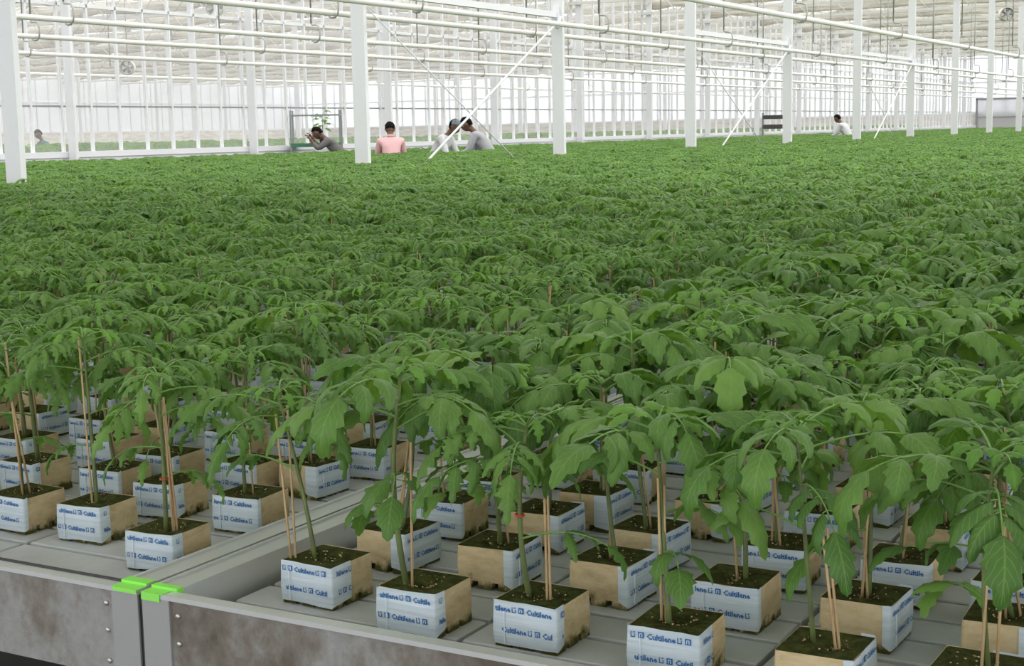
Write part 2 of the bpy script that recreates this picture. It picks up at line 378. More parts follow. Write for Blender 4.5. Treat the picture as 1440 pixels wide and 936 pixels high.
# ------------------------------------------------------------------ glass partition (left long wall)
wall = tag(obj('wall_left', None, None, (XW, 0, 0)), kind='structure')
Y0W, DW = COLY[1] + 0.09, 4.87 / 7
sl = MB(); sl.box(-0.09, 0.09, 10, YEND, ZF, 0.40); sl.box(-0.12, 0.12, 10, YEND, 0.40, 0.50); obj('sill', sl.mesh('sill', M_PAINT), wall)
tr_ = MB(); tr_.box(-0.012, 0.012, 10, YEND, 1.27, 1.30); obj('transom', tr_.mesh('transom', M_GREYM), wall)
tr_ = MB(); tr_.box(-0.03, 0.03, 10, YEND, 3.0, 3.06); obj('transom', tr_.mesh('transom', M_PAINT), wall)
mul = MB().box(-0.03, 0.03, -0.022, 0.022, 0.5, 4.9).mesh('mullion', M_PAINT)
pl = MB().box(-0.004, 0.004, 0.03, DW - 0.03, 0.5, 1.27).mesh('pane', M_GLASS)
pu = MB().box(-0.004, 0.004, 0.03, DW - 0.03, 1.30, 4.9).mesh('pane', M_GLASS)
k = 0; y = Y0W - 3 * DW
while y < YEND - DW:
    if (k - 3) % 7 == 0:
        tag(obj('column', colme, None, (XW + 0.24, y, 0)), 'white column built against the glass partition', 'column', 'columns along the glass partition', 'thing')
    obj('mullion', mul, wall, (0, y, 0)); obj('pane', pl, wall, (0, y, 0)); obj('pane', pu, wall, (0, y, 0))
    y += DW; k += 1

# far walls: beige skirting, white diffusing cladding, posts
def far_wall(name, a, b, nposts):
    wl = tag(obj(name, None), kind='structure')
    ax, ay = a; bx, by = b; d = Vector((bx - ax, by - ay, 0)); L = d.length; d.normalize(); an = math.atan2(d.y, d.x)
    q = MB().box(0, L, -0.05, 0.05, ZF, 1.15).mesh('skirting_panel', M_BEIGE); obj('skirting_panel', q, wl, (ax, ay, 0), (0, 0, an))
    q = MB().box(0, L, -0.01, 0.01, 1.25, 5.0).mesh('cladding', M_FARWALL); obj('cladding', q, wl, (ax, ay, 0), (0, 0, an))
    q = MB().box(0, L, -0.06, 0.06, 1.15, 1.25); q.box(0, L, -0.05, 0.05, 3.0, 3.08); obj('rail', q.mesh('rail', M_PAINT), wl, (ax, ay, 0), (0, 0, an))
    pm = MB().box(-0.05, 0.05, -0.12, 0.06, 1.2, 5.0).mesh('post', M_PAINT)
    for i in range(nposts): 
        p = Vector((ax, ay, 0)) + d * (L * i / (nposts - 1)); obj('post', pm, wl, p, (0, 0, an))
far_wall('wall_back', (9.7, YEND), (-91, YEND), 100)
far_wall('wall_left.001', (-70, YEND), (-70, 8), 84)

# grey curtain door in the end wall
dr = tag(obj('door_1', None, None, (-17.4, YEND - 0.2, 0)), kind='structure')
q = MB().box(-1.95, 1.95, -0.02, 0.02, ZF, 2.0); obj('door_curtain', q.mesh('door_curtain', M_DOOR), dr)
q = MB().box(-2.05, -1.95, -0.05, 0.05, ZF, 2.1); q.box(1.95, 2.05, -0.05, 0.05, ZF, 2.1); q.box(-2.05, 2.05, -0.05, 0.05, 2.0, 2.1); q.box(-1.95, 1.95, -0.04, 0.04, 0.95, 1.0)
obj('door_frame', q.mesh('door_frame', M_GREYM), dr)
# ------------------------------------------------------------------ trays
YR = 1.547                      # the outer face of the near rims
def rim_profile(mb, a, b, axis):
    pass
def make_tray(name, label, x0, x1, y0, y1, detail, tape=None, group=None):
    t = thing(name, label, 'tray', (x0, y0, 0), 0, group)
    W, L = x1 - x0, y1 - y0
    q = MB().box(0.012, W - 0.012, 0.012, L - 0.012, -0.035, -0.012); obj('deck', q.mesh('deck', M_GAP if detail else M_PLANK), t)
    # front panel: slightly set back between its corner plates
    q = MB().box(0.0, W, 0.004, 0.012, -0.102, 0.034); obj('front_panel', q.mesh('front_panel', M_PANEL2 if tape == 'end' else M_PANEL), t)
    q = MB().box(0.0, W, 0.0, 0.022, 0.034, 0.041); obj('rim', q.mesh('rim', M_ALU), t)
    for xa, xb in ((0, 0.050), (W - 0.050, W)):
        q = MB().box(xa, xb, 0.003, L, -0.045, 0.034) if False else MB()
        lo, hi = (xa, xb)
        # hollow side rail: outer wall, inner wall, flat top with a lip
        q.box(lo, lo + 0.004, 0.022, L, -0.10, 0.036); q.box(hi - 0.004, hi, 0.022, L, -0.035, 0.036)
        q.box(lo, hi, 0.022, L, 0.036, 0.041)
        q.box(lo, lo + 0.006, 0.022, L, 0.041, 0.045); q.box(hi - 0.006, hi, 0.022, L, 0.041, 0.044)
        obj('rim', q.mesh('rim', M_ALU), t)
    q = MB().box(0.05, W - 0.05, L - 0.02, L, -0.1, 0.041); obj('rim', q.mesh('rim', M_ALU), t)
    if detail:
        for xa in (0.0, W - 0.052):
            q = MB().box(xa, xa + 0.052, 0.0, 0.006, -0.102, 0.0338); obj('corner_plate', q.mesh('corner_plate', M_PLATE), t)
        rv = MB(); rv.tube([(0, 0.0045, 0), (0, 0.0018, 0), (0, 0.0005, 0)], [0.0042, 0.0042, 0.002], 8)
        rme = rv.mesh('rivet', M_RIVET)
        for xa in (0.066, W - 0.066):
            for z in (0.012, -0.030, -0.078): obj('rivet', rme, t, (xa, 0, z))
        # floor planks laid across the tray
        pm = {}
        nx, px, py = 4, (W - 0.13) / 4.0, 0.0932
        for j in range(33):
            for i in range(nx):
                key = 0
                if key not in pm: pm[key] = MB().add([(0.0045, 0.0060, -0.012), (px - 0.0045, 0.0060, -0.012), (px - 0.0045, py - 0.0060, -0.012), (0.0045, py - 0.0060, -0.012),
                    (0.0045, 0.0060, -0.001), (px - 0.0045, 0.0060, -0.001), (px - 0.0045, py - 0.0060, -0.001), (0.0045, py - 0.0060, -0.001),
                    (0.006, 0.008, 0.001), (px - 0.006, 0.008, 0.001), (px - 0.006, py - 0.008, 0.001), (0.006, py - 0.008, 0.001)],
                    [(8, 9, 10, 11), (0, 1, 5, 4), (1, 2, 6, 5), (2, 3, 7, 6), (3, 0, 4, 7), (4, 5, 9, 8), (5, 6, 10, 9), (6, 7, 11, 10), (7, 4, 8, 11)]).mesh('floor_plank', M_PLANK)
                obj('floor_plank', pm[key], t, (0.065 + px * i, 0.028 + py * j, R.uniform(-0.0008, 0.0008)))
        q = MB().box(0.06, W - 0.06, 0.028 + 33 * py, L - 0.03, -0.012, 0.0); obj('floor_sheet', q.mesh('floor_sheet', M_PLANK), t)
    if tape == 'end':
        q = MB().box(0.05, W - 0.05, 0.0222, 0.0285, -0.03, 0.0435); obj('shadow_gap_strip', q.mesh('shadow_gap_strip', M_DARK), t)['label'] = 'dark strip standing in for the shadow gap behind the rim'  # dark bar put in for the shadow gap between rim and floor
    for lx in (0.25, W - 0.25):
        for ly in (0.3, L - 0.3):
            q = MB().box(lx - 0.03, lx + 0.03, ly - 0.03, ly + 0.03, ZF + 0.0, -0.035); obj('leg', q.mesh('leg', M_GREYM), t)
    if tape:
        q = MB()
        if tape == 'end':      # on the corner at the high-X end
            q.box(W - 0.050, W - 0.0005, -0.001, 0.023, 0.0412, 0.0420); q.box(W - 0.0505, W - 0.0005, 0.0205, 0.040, 0.0412, 0.0459)
            q.box(W - 0.047, W - 0.0005, -0.0018, -0.0008, 0.036, 0.0420)
        else:
            q.box(0.0005, 0.040, -0.001, 0.023, 0.0412, 0.0420); q.box(0.0005, 0.0505, 0.0205, 0.034, 0.0412, 0.0459)
            q.box(0.0005, 0.036, -0.0018, -0.0008, 0.030, 0.0420); q.box(0.0502, 0.0512, 0.024, 0.034, 0.036, 0.0459)
        obj('corner_tape', q.mesh('corner_tape', M_TAPE), t)['label'] = 'bright green tape on the corner of the rim'
    return t
XD = -1.5175
make_tray('plant_tray', 'aluminium plant tray with brown-stained rim panel, showing its bare inner side wall', XD + 0.0045, XD + 1.75, YR, 7.5, True, 'start')
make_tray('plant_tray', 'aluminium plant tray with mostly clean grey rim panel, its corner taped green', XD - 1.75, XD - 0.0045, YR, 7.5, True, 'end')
XL = XD - 1.752
TRAYS = [(XD + 1.75, 1.75), (XD, 1.75)] + [(XL - 2.115 * k, 2.115) for k in range(3)] + [(-9.99 - 1.80 * k, 1.80) for k in range(2)] + [(-14.45 - 1.75 * k, 1.75) for k in range(2)]
lg = 'long plant trays hidden below the crop'
for i, (xr, wd) in enumerate(TRAYS):
    y0 = 7.51 if i < 2 else max(YR, -xr / 1.3)
    make_tray('long_tray', 'long aluminium plant tray hidden under the green crop behind the front trays', xr - wd + 0.003, xr - 0.003, y0, 84, False, None, lg)

# ------------------------------------------------------------------ young tomato plants: pieces
def leaflet(rng, L, Wd, pitch, droop, fold, lobed, n=8):
    """one leaflet along +X, its base at the origin"""
    q = MB(); vs = []; uvs = []; pos = Vector((0, 0, 0)); an = pitch
    ph = rng.uniform(0, 1)
    for i in range(n + 1):
        s = i / n
        if i:
            st = L / n; an -= droop / n * (0.5 + s)
            pos = pos + Vector((math.cos(an), 0, math.sin(an))) * st
        prof = (math.sin(math.pi * min(1, s * 0.93 + 0.07) ** 0.72)) ** 0.85 if s < 1 else 0.0
        ser = 1.0 if i % 2 == 1 else (1 - lobed)
        wd = Wd * 0.5 * max(prof, 0.0) * ser
        if s == 0: wd = Wd * 0.06
        if s == 1: wd = 0.0
        nrm = Vector((-math.sin(an), 0, math.cos(an)))
        f = fold + rng.uniform(-0.12, 0.12)
        adv = Vector((math.cos(an), 0, math.sin(an))) * (L / n * (0.25 if i % 2 else -0.1))
        for sd in (-1, 1):
            f2 = f + rng.uniform(-0.15, 0.15)
            e = pos + adv + Vector((0, sd * wd * math.cos(f2), 0)) + nrm * (wd * math.sin(f2))
            md = pos + adv * 0.4 + Vector((0, sd * wd * 0.52 * math.cos(f2 * 0.5), 0)) + nrm * (wd * 0.52 * math.sin(f2 * 0.4) + wd * 0.12)
            if sd == -1: left = (e, md)
            else: right = (e, md)
        vs += [left[0], left[1], pos, right[1], right[0]]
        uvs += [(-1, s), (-0.5, s), (0, s), (0.5, s), (1, s)]
    fs = []
    for i in range(n):
        for k in range(4):
            a = i * 5 + k; fs.append((a, a + 5, a + 6, a + 1))
    q.add(vs, fs, 0, True, uvs); return q

def leaf(rng, L, npair, elev, arch, lf, lobed, broad, tip=1.0):
    """compound leaf: arching petiole with paired leaflets and a bigger end leaflet; stalk at the origin, outward +X"""
    q = MB(); n = 8; pts = []; p = Vector((0, 0, 0)); an = elev; yaw = 0
    angs = []
    for i in range(n + 1):
        pts.append(p.copy()); angs.append((an, yaw))
        s = i / n
        p = p + Vector((math.cos(an) * math.cos(yaw), math.cos(an) * math.sin(yaw), math.sin(an))) * (L / n)
        an -= arch / n * (0.4 + 1.2 * s); yaw += rng.uniform(-0.06, 0.06)
    q.tube(pts, [0.0019 - 0.0010 * i / n for i in range(n + 1)], 4, 1, False)
    def at(s):
        x = s * n; i = min(int(x), n - 1); t = x - i
        return pts[i].lerp(pts[i + 1], t), angs[i]
    def put(s, side, size, ang):
        pos, (a, yw) = at(s)
        wd = size * broad * rng.uniform(0.9, 1.1)
        l_ = leaflet(rng, size, wd, rng.uniform(-0.25, 0.2), rng.uniform(0.8, 1.7), rng.uniform(-0.6, 0.0), lobed)
        roll = side * rng.uniform(-0.1, 0.5)
        M = Matrix.Translation(pos) @ Matrix.Rotation(yw + side * ang, 4, 'Z') @ Matrix.Rotation(-a * 0.75, 4, 'Y') @ Matrix.Rotation(-roll, 4, 'X')
        if side:
            st = size * 0.14
            q.tube([M @ Vector((0, 0, 0)), M @ Vector((st, 0, 0.001))], 0.0009, 3, 1, False)
            M = M @ Matrix.Translation((st, 0, 0))
        q.extend(l_, M)
    for k in range(npair):
        s = 0.42 + 0.50 * (k + 0.2) / max(npair, 1)
        sz = lf * (0.62 + 0.36 * math.sin(math.pi * (k + 0.8) / (npair + 0.6)))
        for sd in (-1, 1): put(min(0.97, s + rng.uniform(-0.03, 0.03)), sd, sz * rng.uniform(0.85, 1.1), rng.uniform(0.75, 1.2))
        if npair >= 3 and k < npair - 1 and rng.random() < 0.7: put(s + 0.08, rng.choice((-1, 1)), sz * 0.35, 1.3)
    put(1.0, 0, lf * tip, 0)
    return q

KINDS = {}
def leaf_set(style):
    rng = random.Random(3 if style == 'broad' else 8)
    bd, lb = (0.60, 0.24) if style == 'broad' else (0.50, 0.50)
    out = {}
    big = 1.0 if style == 'broad' else 0.86
    out['low'] = [leaf(rng, 0.085 + 0.02 * i, 1, rng.uniform(0.1, 0.4), rng.uniform(0.7, 1.2), 0.060 * big, lb, bd) for i in range(3)]
    out['mid'] = [leaf(rng, rng.uniform(0.125, 0.16), (rng.choice((2, 3)) if style == 'broad' else rng.choice((3, 4))), rng.uniform(0.25, 0.5), rng.uniform(0.95, 1.5), 0.070 * big, lb, bd, 1.15) for i in range(5)]
    out['top'] = [leaf(rng, rng.uniform(0.09, 0.12), 2, rng.uniform(0.45, 0.75), rng.uniform(1.3, 2.0), 0.064 * big, lb, bd, 1.2) for i in range(4)]
    tips = []
    for i in range(2):
        q = MB()
        for k in range(4):
            l_ = leaf(rng, 0.040 + 0.008 * k, 1, 0.85 - 0.12 * k, 1.3, 0.038, lb, bd)
            q.extend(l_, Matrix.Rotation(k * 2.4, 4, 'Z'))
        tips.append(q)
    out['tip'] = tips
    return out
LMB = {s: leaf_set(s) for s in ('broad', 'lobed')}
LME = {s: {k: [q.mesh('leaf', [M_YOUNG if k == 'tip' else M_LEAF, M_PET]) for q in v] for k, v in d.items()} for s, d in LMB.items()}

BW, BH = 0.049, 0.065
def block_mb():
    q = MB(); r = random.Random(2)
    # body with rounded upright corners, standing on nine drainage feet
    ring = []
    c = 0.003
    for (sx, sy) in ((-1, -1), (1, -1), (1, 1), (-1, 1)):
        if sx * sy > 0: ring += [(sx * BW, sy * (BW - c)), (sx * (BW - c), sy * BW)]
        else: ring += [(sx * (BW - c), sy * BW), (sx * BW, sy * (BW - c))]
    vs = []; zs = (0.011, 0.030, 0.050, BH)
    for k, z in enumerate(zs):
        g = (0.985, 1.012, 1.0, 0.985)[k]
        vs += [(x * g, y * g, z + (r.uniform(-0.001, 0.001) if k == 3 else 0)) for x, y in ring]
    fs = []
    for k in range(3):
        for i in range(8):
            j = (i + 1) % 8; fs.append((k * 8 + i, k * 8 + j, k * 8 + 8 + j, k * 8 + 8 + i))
    fs.append(tuple(range(7, -1, -1)))
    q.add(vs, fs, 0)
    for ix in (-1, 0, 1):
        for iy in (-1, 0, 1):
            w_ = r.uniform(0.010, 0.014); cx, cy = ix * (BW - w_ - 0.001), iy * (BW - w_ - 0.001)
            q.box(cx - w_, cx + w_, cy - w_, cy + w_, 0.0, 0.012)
    return q
M_BLOCK = block_mb().mesh('growing_cube', M_WOOL)

def wrap_mb(ret, v):
    """film over one face, returning a little round the corners onto the sides"""
    q = MB(); r = random.Random(v); e = 0.0016
    a = BW + e
    for s in (1,):
        path = [(-a, -a + ret[0]), (-a, -a + 0.0025), (-a + 0.0025, -a), (-a * 0.5, -a - 0.0003), (0, -a - 0.0005), (a * 0.5, -a - 0.0003), (a - 0.0025, -a), (a, -a + 0.0025), (a, -a + ret[1])]
        zs = [0.005, 0.024, 0.045, BH + 0.0012]
        vs = []
        for k, z in enumerate(zs):
            for i, (x, y) in enumerate(path):
                g = (0.988, 1.012, 1.0, 0.986)[k]
                dz = r.uniform(-0.0018, 0.0012) if k in (0, 3) else 0
                if k == 0 and (i in (0, len(path) - 1)): dz += 0.006
                vs.append((s * x * g, s * y * g, z + dz))
        n = len(path); fs = []
        for k in range(3):
            for i in range(n - 1): fs.append((k * n + i, k * n + i + 1, (k + 1) * n + i + 1, (k + 1) * n + i))
        q.add(vs, fs, 0, True)
        # welded seam, a thin pale ridge down the film
        sx = -a * 0.62
        q.box(min(s * sx, s * (sx + 0.0016)), max(s * sx, s * (sx + 0.0016)), min(s * (-a - 0.0024), s * (-a)), max(s * (-a - 0.0024), s * (-a)), 0.007, 0.052, 1)
    return q

_txt = {}
def text_mb(s, size):
    if (s, size) in _txt: return _txt[(s, size)]
    cu = bpy.data.curves.new('lettering', 'FONT'); cu.body = s; cu.size = size; cu.resolution_u = 1; cu.offset = size * 0.03
    o = bpy.data.objects.new('lettering', cu); C.objects.link(o)
    bpy.context.view_layer.update()
    me = bpy.data.meshes.new_from_object(o.evaluated_get(bpy.context.evaluated_depsgraph_get()))
    q = MB(); q.add([v.co.copy() for v in me.vertices], [list(p.vertices) for p in me.polygons], 0)
    bpy.data.objects.remove(o); bpy.data.curves.remove(cu); bpy.data.meshes.remove(me)
    wd = max((v[0] for v in q.v), default=0)
    _txt[(s, size)] = (q, wd); return q, wd
def flat(rects, mi=0, z=0.0):
    q = MB()
    for x0, x1, y0, y1 in rects: q.add([(x0, y0, z), (x1, y0, z), (x1, y1, z), (x0, y1, z)], [(0, 1, 2, 3)], mi)
    return q
def print_mb(ret, v):
    """two lines of blue print: square emblem, word, open-square mark, repeated along the film"""
    q = None; out = []; r = random.Random(40 + v); a = BW + 0.0034; S = 0.0108
    def items(start, lo, hi):
        x = start; seq = 0; res = []
        while x < hi:
            for it in ('sq', 'word', 'mark'):
                if it == 'sq':
                    if x >= lo and x + 0.008 <= hi: res.append(('sq', x))
                    x += 0.012
                elif it == 'word':
                    full = 'Cultilene'; wd = text_mb(full, S)[1]
                    s = full
                    if x < lo:
                        for cut in range(1, 9):
                            w2 = text_mb(full[cut:], S)[1]
                            if x + wd - w2 >= lo: s = full[cut:]; break
                        else: s = ''
                        xs_ = x + wd - text_mb(s, S)[1] if s else x
                    else: xs_ = x
                    while s and xs_ + text_mb(s, S)[1] > hi: s = s[:-1]
                    if s and xs_ >= lo: res.append((s, xs_))
                    x += wd + 0.002
                else:
                    if x >= lo and x + 0.0065 <= hi: res.append(('mark', x))
                    x += 0.0105
        return res
    def put(it, x, z, M):
        if it == 'sq':
            g = flat([(0, 0.0082, 0, 0.0082)], 0); g.extend(flat([(0.0018, 0.003, 0.0016, 0.0066), (0.0018, 0.0062, 0.0054, 0.0066), (0.005, 0.0062, 0.0016, 0.0066)], 1, 0.0003))
        elif it == 'mark':
            g = flat([(0, 0.0013, 0, 0.0078), (0, 0.0062, 0, 0.0013), (0.0049, 0.0062, 0, 0.0050), (0.0036, 0.0062, 0.0062, 0.0078)], 0)
        else: g = text_mb(it, S)[0]
        q.extend(g, M @ Matrix.Translation((x, z, 0)))
    for s in (1,):
        R_ = Matrix.Rotation(0 if s == 1 else math.pi, 4, 'Z')
        for z, st in ((0.0515, r.uniform(-0.10, -0.04)), (0.0225, r.uniform(-0.10, -0.04))):
            q = MB(); out.append(q)
            MF = R_ @ Matrix.Translation((0, -a + (0.0005 if z > 0.04 else 0.0), 0)) @ Matrix.Rotation(math.pi / 2, 4, 'X')
            for it, x in items(st, -BW + 0.003, BW - 0.004): put(it, x, z, MF)
            # on the return over the next side
            MS = R_ @ Matrix.Translation((a, 0, 0)) @ Matrix.Rotation(math.pi / 2, 4, 'Z') @ Matrix.Rotation(math.pi / 2, 4, 'X')
            for it, x in items(st - 0.098, -BW + 0.004, -BW + ret[1] - 0.001): put(it, x, z, MS)
    return out
RETS = [(0.012, 0.020), (0.028, 0.010), (0.016, 0.026), (0.02, 0.045)]
M_WRAPS = [wrap_mb(rt, i).mesh('printed_wrap', [M_WRAP, M_WHITE]) for i, rt in enumerate(RETS)]
M_PRINTS = [[q.mesh('lettering', [M_INK, M_WHITE]) for q in print_mb(rt, i)] for i, rt in enumerate(RETS)]

def moss_mb(v):
    q = MB(); r = random.Random(70 + v); n = 9; vs = []; b = BW * 0.985
    hx, hy = r.uniform(-0.008, 0.008), r.uniform(-0.008, 0.008)
    for j in range(n):
        for i in range(n):
            x = -b + 2 * b * i / (n - 1); y = -b + 2 * b * j / (n - 1)
            d = math.hypot(x - hx, y - hy)
            z = BH - 0.0005 - 0.012 * max(0, 1 - (d / 0.022) ** 2) + (r.uniform(-0.0015, 0.0018) if 0 < i < n - 1 and 0 < j < n - 1 else 0)
            vs.append((x, y, z))
    q.add(vs, [(j * n + i, j * n + i + 1, (j + 1) * n + i + 1, (j + 1) * n + i) for j in range(n - 1) for i in range(n - 1)], 0, True)
    return q
def crumbs_mb(v):
    q = MB(); r = random.Random(90 + v)
    for k in range(46):
        an = r.uniform(0, 6.28); d = abs(r.gauss(0.016, 0.011)); x, y = min(0.044, max(-0.044, d * math.cos(an))), min(0.044, max(-0.044, d * math.sin(an)))
        s = r.uniform(0.0009, 0.0024); z = BH - 0.010 * max(0, 1 - (d / 0.022) ** 2) + s * 0.5
        q.add([(x - s, y, z), (x + s, y, z), (x, y - s * .7, z), (x, y + s * .7, z), (x, y, z + s * .6), (x, y, z - s * .6)],
              [(0, 2, 4), (2, 1, 4), (1, 3, 4), (3, 0, 4), (2, 0, 5), (1, 2, 5), (3, 1, 5), (0, 3, 5)], 0)
    return q
M_MOSSES = [moss_mb(i).mesh('moss_top', M_MOSS) for i in range(3)]
M_CRUMBS = [crumbs_mb(i).mesh('bark_crumbs', M_CRUMB) for i in range(3)]
clip = MB(); clip.tube([(0.006 * math.cos(t * math.pi / 5), 0.006 * math.sin(t * math.pi / 5), 0) for t in range(11)], 0.0016, 5)
M_CLIPME = clip.mesh('clip', M_CLIP)

def stem_curve(rng, hole, lean, H):
    pts = []; bx, by = rng.uniform(-1, 1) * 0.012, rng.uniform(-1, 1) * 0.012
    for i in range(9):
        s = i / 8
        pts.append(Vector((hole[0] + lean[0] * s ** 1.1 + bx * math.sin(math.pi * s), hole[1] + lean[1] * s ** 1.1 + by * math.sin(math.pi * s), BH - 0.008 + (H + 0.008) * s)))
    return pts
def curve_at(pts, s):
    x = s * (len(pts) - 1); i = min(int(x), len(pts) - 2); return pts[i].lerp(pts[i + 1], x - i)

PLAN = [('low', 0.36), ('low', 0.55), ('mid', 0.75), ('mid', 0.81), ('mid', 0.86), ('mid', 0.90), ('mid', 0.94), ('mid', 0.97), ('top', 0.99), ('tip', 1.0)]
def plant_layout(rng, style, H, lean, hole, nst, full=True):
    """where every piece of one plant goes"""
    st = stem_curve(rng, hole, lean, H)
    thick = rng.uniform(0.0033, 0.0046)
    az = rng.uniform(0, 6.28); lv = []
    for kind, s in PLAN:
        if kind == 'low' and rng.random() < 0.45: az += 2.4; continue
        k = rng.randrange(len(LMB[style][kind]))
        sc_ = rng.uniform(0.88, 1.14)
        lv.append((kind, k, curve_at(st, s), az, sc_, rng.uniform(-0.12, 0.12))); az += 2.4 + rng.uniform(-0.35, 0.35)
    sticks = []
    for k in range(nst):
        d = Vector((rng.uniform(-0.012, 0.012), rng.uniform(-0.012, 0.012), 0)); h = rng.uniform(0.75, 1.05) * H
        tp = curve_at(st, min(1, h / max(H, .01) * 0.95)) + Vector((rng.uniform(-0.01, 0.01), rng.uniform(-0.01, 0.01), 0))
        sticks.append((Vector((hole[0], hole[1], 0)) + d * 1.0 + Vector((0, 0, BH - 0.012)), Vector((tp.x, tp.y, BH + h))))
    return st, thick, lv, sticks

def stem_mesh(st, thick):
    q = MB(); n = len(st); q.tube(st, [thick * (1.05 - 0.45 * i / (n - 1)) for i in range(n)], 6, 0); return q
def stick_mesh(a, b, r=0.0021):
    q = MB(); q.tube([a, b], [r, r * 0.9], 5); return q

def build_plant(root, rng, style, H, lean, hole, nst, quarter, v, detail, clip_z=None, sticks_at=None):
    st, th, lv, sticks = plant_layout(rng, style, H, lean, hole, nst)
    if sticks_at: sticks = [(Vector(a), Vector(b)) for a, b in sticks_at]
    rz = quarter * math.pi / 2 + rng.uniform(-0.06, 0.06)
    obj('growing_cube', M_BLOCK, root, (0, 0, 0), (0, 0, rz))
    wv = v % len(M_WRAPS)
    wr = obj('printed_wrap', M_WRAPS[wv], root, (0, 0, 0), (0, 0, rz))
    if detail >= 1:
        for pm_ in M_PRINTS[wv]: obj('lettering', pm_, wr)
    obj('moss_top', M_MOSSES[v % 3], root, (0, 0, 0), (0, 0, rz))
    if detail >= 2: tag(obj('bark_crumbs', M_CRUMBS[v % 3], root, (0, 0, 0), (0, 0, rng.uniform(0, 6.28))), kind='stuff')
    obj('stem', stem_mesh(st, th).mesh('stem', M_STEM), root)
    for a, b in sticks: obj('support_stick', stick_mesh(a, b).mesh('support_stick', M_STICK), root)
    if clip_z: obj('clip', M_CLIPME, root, curve_at(st, clip_z), (0.1, 0.1, 0))['label'] = 'red clip ring'
    for kind, k, p, az, s, tl in lv: obj('leaf', LME[style][kind][k], root, p, (tl, 0, az), s)

# ------------------------------------------------------------------ where the plants stand
def snapmap():
    picks = {  # measured centres of the cubes that can be seen: position, printed side toward the rim (0) or the bare side (1)
        (0, 0): (-1.321, 1.744, 0), (0, 1): (-1.117, 1.701, 0), (0, 2): (-0.938, 1.723, 0), (0, 3): (-0.731, 1.709, 0), (0, 4): (-0.532, 1.705, 1), (0, 5): (-0.350, 1.715, 1),
        (1, 0): (-1.323, 1.941, 1), (1, 1): (-1.127, 1.932, 1), (1, 2): (-0.931, 1.935, 1), (1, 3): (-0.728, 1.919, 0), (1, 4): (-0.544, 1.925, 1), (1, 5): (-0.356, 1.918, 1),
        (2, 0): (-1.347, 2.143, 0), (2, 1): (-1.158, 2.144, 1), (2, 2): (-0.953, 2.116, 1), (2, 3): (-0.731, 2.120, 0), (2, 4): (-0.546, 2.124, 0), (2, 5): (-0.379, 2.087, 0),
        (3, 0): (-1.369, 2.304, 0), (3, 1): (-1.140, 2.30, 1), (3, 2): (-0.932, 2.330, 1), (3, 3): (-0.737, 2.341, 0), (3, 4): (-0.543, 2.333, 1), (3, 5): (-0.36, 2.30, 1),
        (4, 0): (-1.336, 2.54, 0), (4, 1): (-1.158, 2.497, 0), (4, 2): (-0.952, 2.514, 1), (4, 3): (-0.712, 2.534, 1),
        (5, 2): (-0.952, 2.728, 1), (5, 3): (-0.747, 2.751, 1), (5, 4): (-0.549, 2.737, 1)}
    picks2 = {(0, 0): (-1.663, 1.770, 0), (0, 1): (-1.903, 1.850, 0), (0, 2): (-2.075, 1.845, 0),
        (1, 0): (-1.692, 2.017, 0), (1, 1): (-1.896, 2.031, 0), (1, 2): (-2.076, 2.072, 0), (1, 3): (-2.274, 2.051, 0),
        (2, 0): (-1.745, 2.271, 1), (2, 3): (-2.295, 2.277, 0), (3, 0): (-1.719, 2.449, 0), (4, 0): (-1.707, 2.707, 0), (5, 0): (-1.652, 2.904, 1)}
    return picks, picks2
PK, PK2 = snapmap()
PEOPLE_XY = []
grid = []
def blocked(x, y):
    for cx, cy in COLS:
        if abs(x - cx) < 0.2 and abs(y - cy) < 0.14: return True
    return False
for ti, (xr, wd) in enumerate(TRAYS):
    for j in range(420):
        for i in range(11):
            if ti == 0: x, y = -1.33 + 0.196 * i, 1.715 + 0.204 * j
            elif ti == 1: x, y = -1.675 - 0.2 * i, 1.80 + 0.213 * j
            else: x, y = xr - 0.12 - (wd - 0.24) / (round(wd / 0.2) - 1) * i, 1.75 + 0.206 * j
            if i >= (9 if ti == 0 else 8 if ti == 1 else round(wd / 0.2)): continue
            pk = None
            if ti == 0 and (j, i) in PK: pk = PK[(j, i)]
            if ti == 1 and (j, i) in PK2: pk = PK2[(j, i)]
            if pk: x, y = pk[0], pk[1]
            else: x += R.uniform(-0.018, 0.018); y += R.uniform(-0.018, 0.018)
            if y > 83.8: continue
            p = project(x, y, 0.3)
            if not p or p[0] < -260 or p[0] > 1720: continue
            if ti > 1 and y < max(YR, -xr / 1.3) + 0.1: continue
            if blocked(x, y): continue
            grid.append((p[2], p[0], ti, j, i, x, y, pk))
vis = sorted([g for g in grid if -50 < g[1] < 1490 and project(g[5], g[6], 0.38)[1] < 960], key=lambda g: g[0])
near = vis[:300]
near_ids = set((g[2], g[3], g[4]) for g in near)
far = [g for g in grid if (g[2], g[3], g[4]) not in near_ids]

